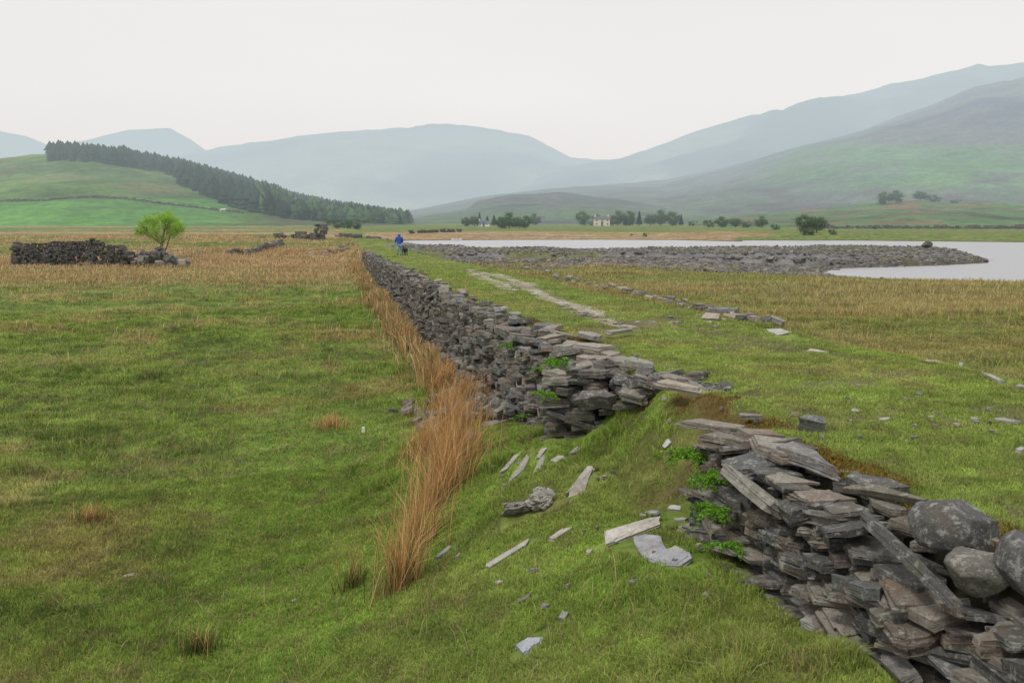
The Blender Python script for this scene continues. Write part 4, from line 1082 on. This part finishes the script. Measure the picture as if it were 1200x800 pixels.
# diagonal row of stones and little ruins at the left
def px_on(px, py): return on(px, py)[:2]
low_wall('thin line of tumbled pale stones running diagonally across the brown grass', [px_on(288,299), px_on(310,293), px_on(330,286)], .55, .45, bright=1.0, step=.5, name='tumbled_wall')
low_wall('long low bank of dark stones leading to the ruined pillar', [flat(343, 150), flat(360, 146), flat(376, 143)], .9, .8, bright=.5, step=.8, name='tumbled_wall')
low_wall('short dark heap of stones on the grass left of the ruined pillar', [flat(300, 150), flat(312, 149)], .6, .8, bright=.5, step=.8, name='stone_heap', cat='stone heap')
low_wall('stone heap at the upper end of the diagonal line of stones', [flat(322, 148), flat(333, 146)], .8, .8, bright=.5, step=.8, name='stone_heap', cat='stone heap')
low_wall('grassy heap of stones at the lower end of the diagonal line', [px_on(268,300), px_on(284,299)], .55, .8, bright=.8, step=.45, name='stone_heap', cat='stone heap')
# the pillar
p = flat(376, 143); st = []
stack((p[0]-.8, p[1]), (p[0]+.9, p[1]), lambda t: Tz(*p)-.1, lambda t: Tz(*p)+2.3, .9, (.5, 1.0), (.2, .35), 7, 1, .1, sink, tiltr=.06, bright=.5)
wall_object('ruined_pillar', 'squat dark stone pillar left standing at the end of a stone bank', 'ruin', st, (p[0], p[1], Tz(*p)), 30)
# slates spread on the bank behind the wall start
for i in range(26):
    t = rng.random(); c = on(lerp(378, 412, t)+rng.normal(0, 1.5), lerp(300, 289, t)+rng.uniform(-1.5, 2))
    single('fallen_slab', 'long reddish slab fallen down the bank behind the far wall end', 'stone', c+np.array([0, 0, .12]), group='reddish slabs fallen down the bank behind the far wall end', L=rng.uniform(.8, 1.6), W=.4, H=.16, yaw=rng.normal(.9, .4), pitch=rng.normal(0, .2), n=8, layers=1, col=np.array([.27,.19,.15])*rng.uniform(.6, 1.3))

# ------------------------------------------------------------------ ruin
Y0 = 78.5; xa = flat(15, Y0)[0]; q = lambda px, Y=Y0: flat(px, Y)[0]
ground_r = Tz(q(100), Y0)
rr_ = empty('ruined_cottage', (q(80), Y0+2, ground_r), 'roofless dark slate ruin with broken walls in the brown grass at the left', 'ruin')
def ruin_part(name, p0, p1, prof, depth=.6, bright=.42):
    mb = MB(); sk = lambda c, a: slab(mb, c, **a)
    stack(p0, p1, lambda t: ground_r-.15, lambda t: ground_r+float(np.interp(t, *prof)), depth, (.3, .75), (.09, .19), 7, 1, .09, sk, tiltr=.05, bright=bright)
    mb.build(name, M_stone, rr_, origin=(p0[0], p0[1], ground_r))
ruin_part('front_wall', (q(15), Y0), (q(75), Y0), ([0, .04, .25, .45, .6, .8, 1], [1.5, 1.75, 1.7, 1.0, 1.3, 1.5, 1.5]))
ruin_part('front_wall', (q(55), Y0-.4), (q(75), Y0-.4), ([0, 1], [1.0, 1.5]))
ruin_part('low_wall', (q(75), Y0), (q(114), Y0), ([0, 1], [.35, .3]), bright=.6)
ruin_part('corner_pier', (q(101), Y0+.3), (q(114), Y0-.2), ([0, .3, 1], [2.0, 2.4, 2.2]))
ruin_part('front_wall', (q(114), Y0-.1), (q(146), Y0-.1), ([0, .5, .8, 1], [1.9, 1.75, 1.6, 1.2]))
ruin_part('back_wall', (q(20, 82.5), 82.5), (q(108, 82.5), 82.5), ([0, .5, .55, 1], [1.85, 1.85, 1.95, 1.9]), bright=.3)
ruin_part('side_wall', (q(15), Y0), (q(20, 82.5), 82.5), ([0, 1], [1.7, 1.85]))
ruin_part('side_wall', (q(146), Y0), (q(140, 82.5), 82.5), ([0, 1], [1.2, 1.7]))
for i in range(90):
    px = rng.uniform(146, 219); hmax = np.interp(px, [146, 152, 160, 170, 178, 186, 200, 219], [.9, 1.1, 1.2, .7, 1.3, 1.2, .6, .1])
    Y = Y0+rng.uniform(-.8, 2); x = q(px, Y); z = Tz(x, Y)+rng.uniform(0, 1)*hmax
    single('rubble_stone', 'dark stone tumbled in the rubble between the ruin and the small green tree', 'stone', np.array([x, Y, z+.08]), group='tumbled stones of the ruin', excl=False, L=rng.uniform(.4, 1.1), W=rng.uniform(.4, .8), H=rng.uniform(.2, .5), yaw=rng.uniform(0, 3), pitch=rng.normal(0, .4), roll=rng.normal(0, .3), n=7, layers=1, bright=rng.choice([.3, .45, .5, 1.5]))
for px, py, lab in ((235,297,'pale stone in the grass a little right of the ruin rubble'), (219,306,'whitish boulder at the right foot of the ruin rubble'), (366,300,'grey stone in the grass left of the reddish fallen slabs'), (486,296,'pale boulder beside the black dog on the wall top'), (459,290,'whitish boulder left of the person in blue')):
    c = on(px, py); single('field_stone', lab, 'stone', c+np.array([0, 0, .12]), L=rng.uniform(.7, 1.1), W=.55, H=.38, yaw=.2, n=9, layers=2, col=np.array([.30,.29,.27]))

# ------------------------------------------------------------------ houses
def box(mb, x0, x1, y0, y1, z0, z1, col=(.5, .5, .5)):
    V = [(x, y, z) for z in (z0, z1) for y in (y0, y1) for x in (x0, x1)]
    L = [0, 2, 3, 1, 4, 5, 7, 6, 0, 1, 5, 4, 2, 6, 7, 3, 0, 4, 6, 2, 1, 3, 7, 5]; mb.add(V, L, [4]*6, col)
def house(label, px, Y, w, d, h, rh, wallm, wins, chim=2, rot=0):
    x = flat(px, Y)[0]; z = Tz(x, Y); root = empty('cottage', (x, Y, z), label, 'house')
    def pt(name, mb, mat, par=root):
        me = mb.mesh(name); me.materials.append(mat); o = bpy.data.objects.new(name, me); C.objects.link(o); o.parent = par; return o
    mb = MB(); V = [(-w/2,-d/2,0),(w/2,-d/2,0),(w/2,d/2,0),(-w/2,d/2,0),(-w/2,-d/2,h),(w/2,-d/2,h),(w/2,d/2,h),(-w/2,d/2,h),(-w/2,0,h+rh),(w/2,0,h+rh)]
    F_ = [(0,1,5,4),(1,2,6,9,5),(2,3,7,6),(3,0,4,8,7)]; mb.add(V, sum([list(f) for f in F_], []), [len(f) for f in F_], (.5, .5, .5)); pt('wall', mb, wallm)
    mb = MB(); e = .25; t = .12; sl = rh/(d/2)
    for sg in (-1, 1):
        V = [(-w/2-e, sg*(d/2+e), h-e*sl+.03), (w/2+e, sg*(d/2+e), h-e*sl+.03), (w/2+e, 0, h+rh+.03), (-w/2-e, 0, h+rh+.03)]
        V += [(a, b, c_+t) for a, b, c_ in V]; mb.add(V, [0,1,2,3, 7,6,5,4, 0,4,5,1, 1,5,6,2, 2,6,7,3, 3,7,4,0], [4]*6, (.1, .1, .1))
    rf = pt('roof', mb, M_roof)
    for k in range(chim):
        mb = MB(); cx = (-w/2+.5, w/2-.5)[k]; box(mb, cx-.35, cx+.35, -.35, .35, h+rh-.5, h+rh+.9); pt('chimney', mb, wallm, rf)
    for (wx, wz, ww, wh) in wins:
        mb = MB(); box(mb, wx-ww/2, wx+ww/2, -d/2-.04, -d/2+.02, wz, wz+wh); fr = pt('window', mb, M_white)
        mb = MB(); box(mb, wx-ww/2+.1, wx+ww/2-.1, -d/2-.07, -d/2-.045, wz+.1, wz+wh-.1); pt('pane', mb, M_glass, fr)
    mb = MB(); box(mb, -.45, .45, -d/2-.05, -d/2+.02, 0, 2.0); pt('door', mb, M_roof)
    return root
house('cream two storey house with slate roof among trees beyond the lake', 705, 428, 6.6, 4.5, 3.0, .9, M_wallp, [(-2.3,.5,.9,.8),(2.3,.5,.9,.8),(-2.3,2.0,.9,.8),(0,2.2,.9,.7),(2.3,2.0,.9,.8)])
house('small white cottage in front of dark conifers left of the lake head', 567, 402, 4.5, 3.2, 1.3, .9, M_white, [(-1.4,.5,.6,.6),(1.4,.5,.6,.6)], 1)
house('grey roofed farm building at the right end of the trees left of the lake', 628, 500, 9, 6, 1.6, 2.4, M_greyw, [(-3,.6,.9,.8),(3,.6,.9,.8)], 1)

# ------------------------------------------------------------------ small white things
def skin_body(name, verts, edges, radii, mat, parent=None, loc=(0, 0, 0), sub=2):
    me = bpy.data.meshes.new(name); me.from_pydata(verts, edges, []); o = bpy.data.objects.new(name, me); C.objects.link(o)
    m_ = o.modifiers.new('skin', 'SKIN'); m_.use_smooth_shade = True
    for i, r in enumerate(radii):
        sv = me.skin_vertices[0].data[i]; sv.radius = (r, r) if not isinstance(r, tuple) else r
        sv.use_root = (i == 0)
    s_ = o.modifiers.new('sub', 'SUBSURF'); s_.levels = sub; s_.render_levels = sub
    me.materials.append(mat); o.location = loc
    if parent: o.parent = parent
    return o
def quad_animal(name, label, cat, c, mat, sc, rot, col2=None, dog=False):
    root = empty(name, c, label, cat); root.scale = (sc, sc, sc); root.rotation_euler = (0, 0, rot)
    V = [(0,0,.62),(.28,0,.64),(.5,0,.70),(.66,0,.84),(.82,0,.82),(-.3,0,.62),(-.48,0,.60),(-.60,0,.45)]
    E = [(0,1),(1,2),(2,3),(3,4),(0,5),(5,6),(6,7)]
    Rr = [.19,.19,.13,.10,.055,.19,.15,.03] if not dog else [.14,.15,.10,.09,.045,.13,.10,.025]
    for sx, hind in ((.30, 0), (-.38, 1)):
        for sy in (-.11, .11):
            b = len(V)
            if hind: V += [(sx-.02, sy, .5), (sx+.06, sy, .36), (sx-.06, sy, .20), (sx-.03, sy, .02)]
            else: V += [(sx, sy, .5), (sx-.01, sy, .34), (sx+.01, sy, .2), (sx+.02, sy, .02)]
            E += [(5 if hind else 1, b), (b, b+1), (b+1, b+2), (b+2, b+3)]; Rr += [.09, .055, .035, .04]
    skin_body('body', V, E, Rr, mat, root)
    for sy in (-.07, .07):
        skin_body('ear', [(.64, sy, .90), (.62, sy*1.8, .95 if dog else .88)], [(0, 1)], [.035, .015], mat, root, sub=1)
    return root
# sheep
sp = on(261, 249, Tall, 380, 900); quad_animal('sheep', 'white sheep grazing on the lower slope of the left hill', 'sheep', sp, M_wool, 2.2, .2)
# pale scrap in the grass
c = on(426, 508); single('white_stone', 'small bright white stone alone in the grass left of the rushes', 'stone', c+np.array([0, 0, .06]), L=.09, W=.06, H=.10, n=8, layers=2, col=np.array([.85,.85,.82]), yaw=.4, mat=M_white)
# boat pulled up at the far shore
p = flat(408+0, 196); p = flat(535, 196); bz = -.45
root = empty('rowing_boat', (p[0], p[1], bz), 'small white rowing boat at the far shore behind the person', 'boat'); root.scale = (.5, .5, .6)
mb = MB(); ns = 9; Vv = []; 
for i in range(ns):
    t = i/(ns-1)*2-1; hw = .62*(1-abs(t)**2.6*(1 if t > 0 else .55)); zt_ = .55+.18*t*t; x_ = t*2.0
    Vv += [(x_, -hw, zt_), (x_, -hw*.7, .12), (x_, 0, 0), (x_, hw*.7, .12), (x_, hw, zt_)]
L_ = []; Tn = []
for i in range(ns-1):
    for k in range(4): a = i*5+k; L_ += [a, a+1, a+6, a+5]; Tn.append(4)
L_ += [0, 1, 2, 3, 4]; Tn.append(5)
mb.add(Vv, L_, Tn, (.7, .7, .7)); me = mb.mesh('hull'); me.materials.append(M_white); o = bpy.data.objects.new('hull', me); C.objects.link(o); o.parent = root
for xs in (-.8, .5):
    mb = MB(); box(mb, xs-.12, xs+.12, -.55, .55, .36, .40); me = mb.mesh('seat'); me.materials.append(M_wood); o = bpy.data.objects.new('seat', me); C.objects.link(o); o.parent = root

# ------------------------------------------------------------------ person and dog
c = on(468, 298); c = np.array([aty(468, 297, 74)[0], 74., 0]); c[2] = Tz(c[0], c[1])
pr = empty('person', c, 'person in hooded blue jacket and pale jeans standing with their back turned', 'person')
V = [(0,0,.95),(0,0,1.15),(0,.01,1.38),(0,.0,1.50),(0,-.01,1.62),(0,-.01,1.70)]
E = [(0,1),(1,2),(2,3),(3,4),(4,5)]; Rr = [(.17,.12),(.16,.11),(.19,.12),.065,.095,.08]
for sx in (-1, 1):
    b = len(V); V += [(sx*.10,0,.88),(sx*.12,.02 if sx > 0 else -.04,.50),(sx*.12,-.02 if sx > 0 else .08,.09),(sx*.13,.12 if sx < 0 else .10,.04)]
    E += [(0,b),(b,b+1),(b+1,b+2),(b+2,b+3)]; Rr += [.095,.065,.045,.04]
    b = len(V); V += [(sx*.20,0,1.42),(sx*.27,.03,1.15),(sx*.22,.20,1.02),(sx*.20,.27,1.0)]
    E += [(2,b),(b,b+1),(b+1,b+2),(b+2,b+3)]; Rr += [.06,.05,.035,.03]
skin_body('body', V, E, Rr, M_skin, pr)
V = [(0,0,.84),(0,0,.98),(0,0,1.18),(0,.01,1.40),(0,0,1.49)]; E = [(0,1),(1,2),(2,3),(3,4)]; Rr = [(.22,.17),(.215,.165),(.20,.15),(.215,.145),.10]
for sx in (-1, 1):
    b = len(V); V += [(sx*.215,0,1.42),(sx*.29,.03,1.15),(sx*.23,.19,1.03)]; E += [(3,b),(b,b+1),(b+1,b+2)]; Rr += [.085,.075,.05]
skin_body('jacket', V, E, Rr, M_blue, pr)
skin_body('hood', [(0,0,1.48),(0,-.02,1.60),(0,-.02,1.70)], [(0,1),(1,2)], [.11,.135,.11], M_blue, pr)
V = [(0,0,.93)]; E = []; Rr = [(.18,.13)]
for sx in (-1, 1):
    b = len(V); V += [(sx*.10,0,.84),(sx*.12,.02 if sx > 0 else -.04,.50),(sx*.12,-.02 if sx > 0 else .08,.12)]; E += [(0,b),(b,b+1),(b+1,b+2)]; Rr += [.11,.085,.065]
skin_body('jeans', V, E, Rr, M_jean, pr)
for sx in (-1, 1):
    y_ = -.02 if sx > 0 else .08
    skin_body('boot', [(sx*.12,y_,.14),(sx*.12,y_,.05),(sx*.13,y_+.15,.045)], [(0,1),(1,2)], [.06,.06,.045], M_boot, pr, sub=1)
pr.rotation_euler = (0, 0, .35); pr.scale = (.94, .94, .94)
dx = aty(474.5, 297, 73.2)[0]
quad_animal('dog', 'black dog sitting close beside the legs of the person in blue', 'dog', (dx, 73.2, Tz(dx, 73.2)), M_black, .85, 1.9, dog=True)

# ------------------------------------------------------------------ world, sun, camera
w = bpy.data.worlds.new('World'); bpy.context.scene.world = w; w.use_nodes = True; nt = w.node_tree
for n in list(nt.nodes): nt.nodes.remove(n)
out = N(nt, 'ShaderNodeOutputWorld')
sky = N(nt, 'ShaderNodeTexSky'); sky.sky_type = 'NISHITA'; sky.sun_disc = False; sky.sun_elevation = R(60); sky.sun_rotation = R(-140)
b1 = N(nt, 'ShaderNodeBackground'); b1.inputs['Strength'].default_value = .08; nt.links.new(sky.outputs[0], b1.inputs[0])
tc = N(nt, 'ShaderNodeTexCoord'); sx = N(nt, 'ShaderNodeSeparateXYZ'); nt.links.new(tc.outputs['Generated'], sx.inputs[0])
rp = N(nt, 'ShaderNodeValToRGB'); nt.links.new(sx.outputs['Z'], rp.inputs[0]); e = rp.color_ramp.elements
e[0].position = 0; e[0].color = (.82, .775, .765, 1); e[1].position = .9; e[1].color = (.87, .865, .87, 1)
x_ = e.new(.12); x_.color = (.90, .875, .86, 1)
mp = N(nt, 'ShaderNodeMapping'); mp.inputs['Scale'].default_value = (1, 1, 4); nt.links.new(tc.outputs['Generated'], mp.inputs[0])
nz = N(nt, 'ShaderNodeTexNoise'); nz.inputs['Scale'].default_value = 1.6; nz.inputs['Detail'].default_value = 4; nt.links.new(mp.outputs[0], nz.inputs['Vector'])
mr = N(nt, 'ShaderNodeMapRange'); mr.inputs['To Min'].default_value = .93; mr.inputs['To Max'].default_value = 1.07; nt.links.new(nz.outputs['Fac'], mr.inputs[0])
vs = N(nt, 'ShaderNodeVectorMath', operation='SCALE'); nt.links.new(rp.outputs[0], vs.inputs[0]); nt.links.new(mr.outputs[0], vs.inputs['Scale'])
b2 = N(nt, 'ShaderNodeBackground'); nt.links.new(vs.outputs[0], b2.inputs[0]); b2.inputs['Strength'].default_value = 1.0
mx = N(nt, 'ShaderNodeMixShader'); mx.inputs[0].default_value = .92; nt.links.new(b1.outputs[0], mx.inputs[1]); nt.links.new(b2.outputs[0], mx.inputs[2]); nt.links.new(mx.outputs[0], out.inputs[0])
sl = bpy.data.lights.new('sun', 'SUN'); sl.energy = 1.9; sl.angle = R(11); sl.color = (1, .96, .9)
so = bpy.data.objects.new('sun', sl); C.objects.link(so)
az = R(-140); el = R(60)      # sun behind the camera to the left
sdir = Vector((math.sin(az)*math.cos(el), math.cos(az)*math.cos(el), math.sin(el)))
so.rotation_euler = sdir.to_track_quat('Z', 'Y').to_euler(); so.location = (0, 0, 50)
cd = bpy.data.cameras.new('camera'); cd.sensor_width = 36; cd.lens = 36*F/1200; cd.clip_end = 20000; cd.clip_start = .1
co = bpy.data.objects.new('camera', cd); C.objects.link(co); co.location = (0, 0, CAMH); co.rotation_euler = (math.pi/2-PITCH, 0, 0)
sc = bpy.context.scene; sc.camera = co
sc.view_settings.view_transform = 'Standard'; sc.view_settings.look = 'None'; sc.view_settings.exposure = 0; sc.view_settings.gamma = 1
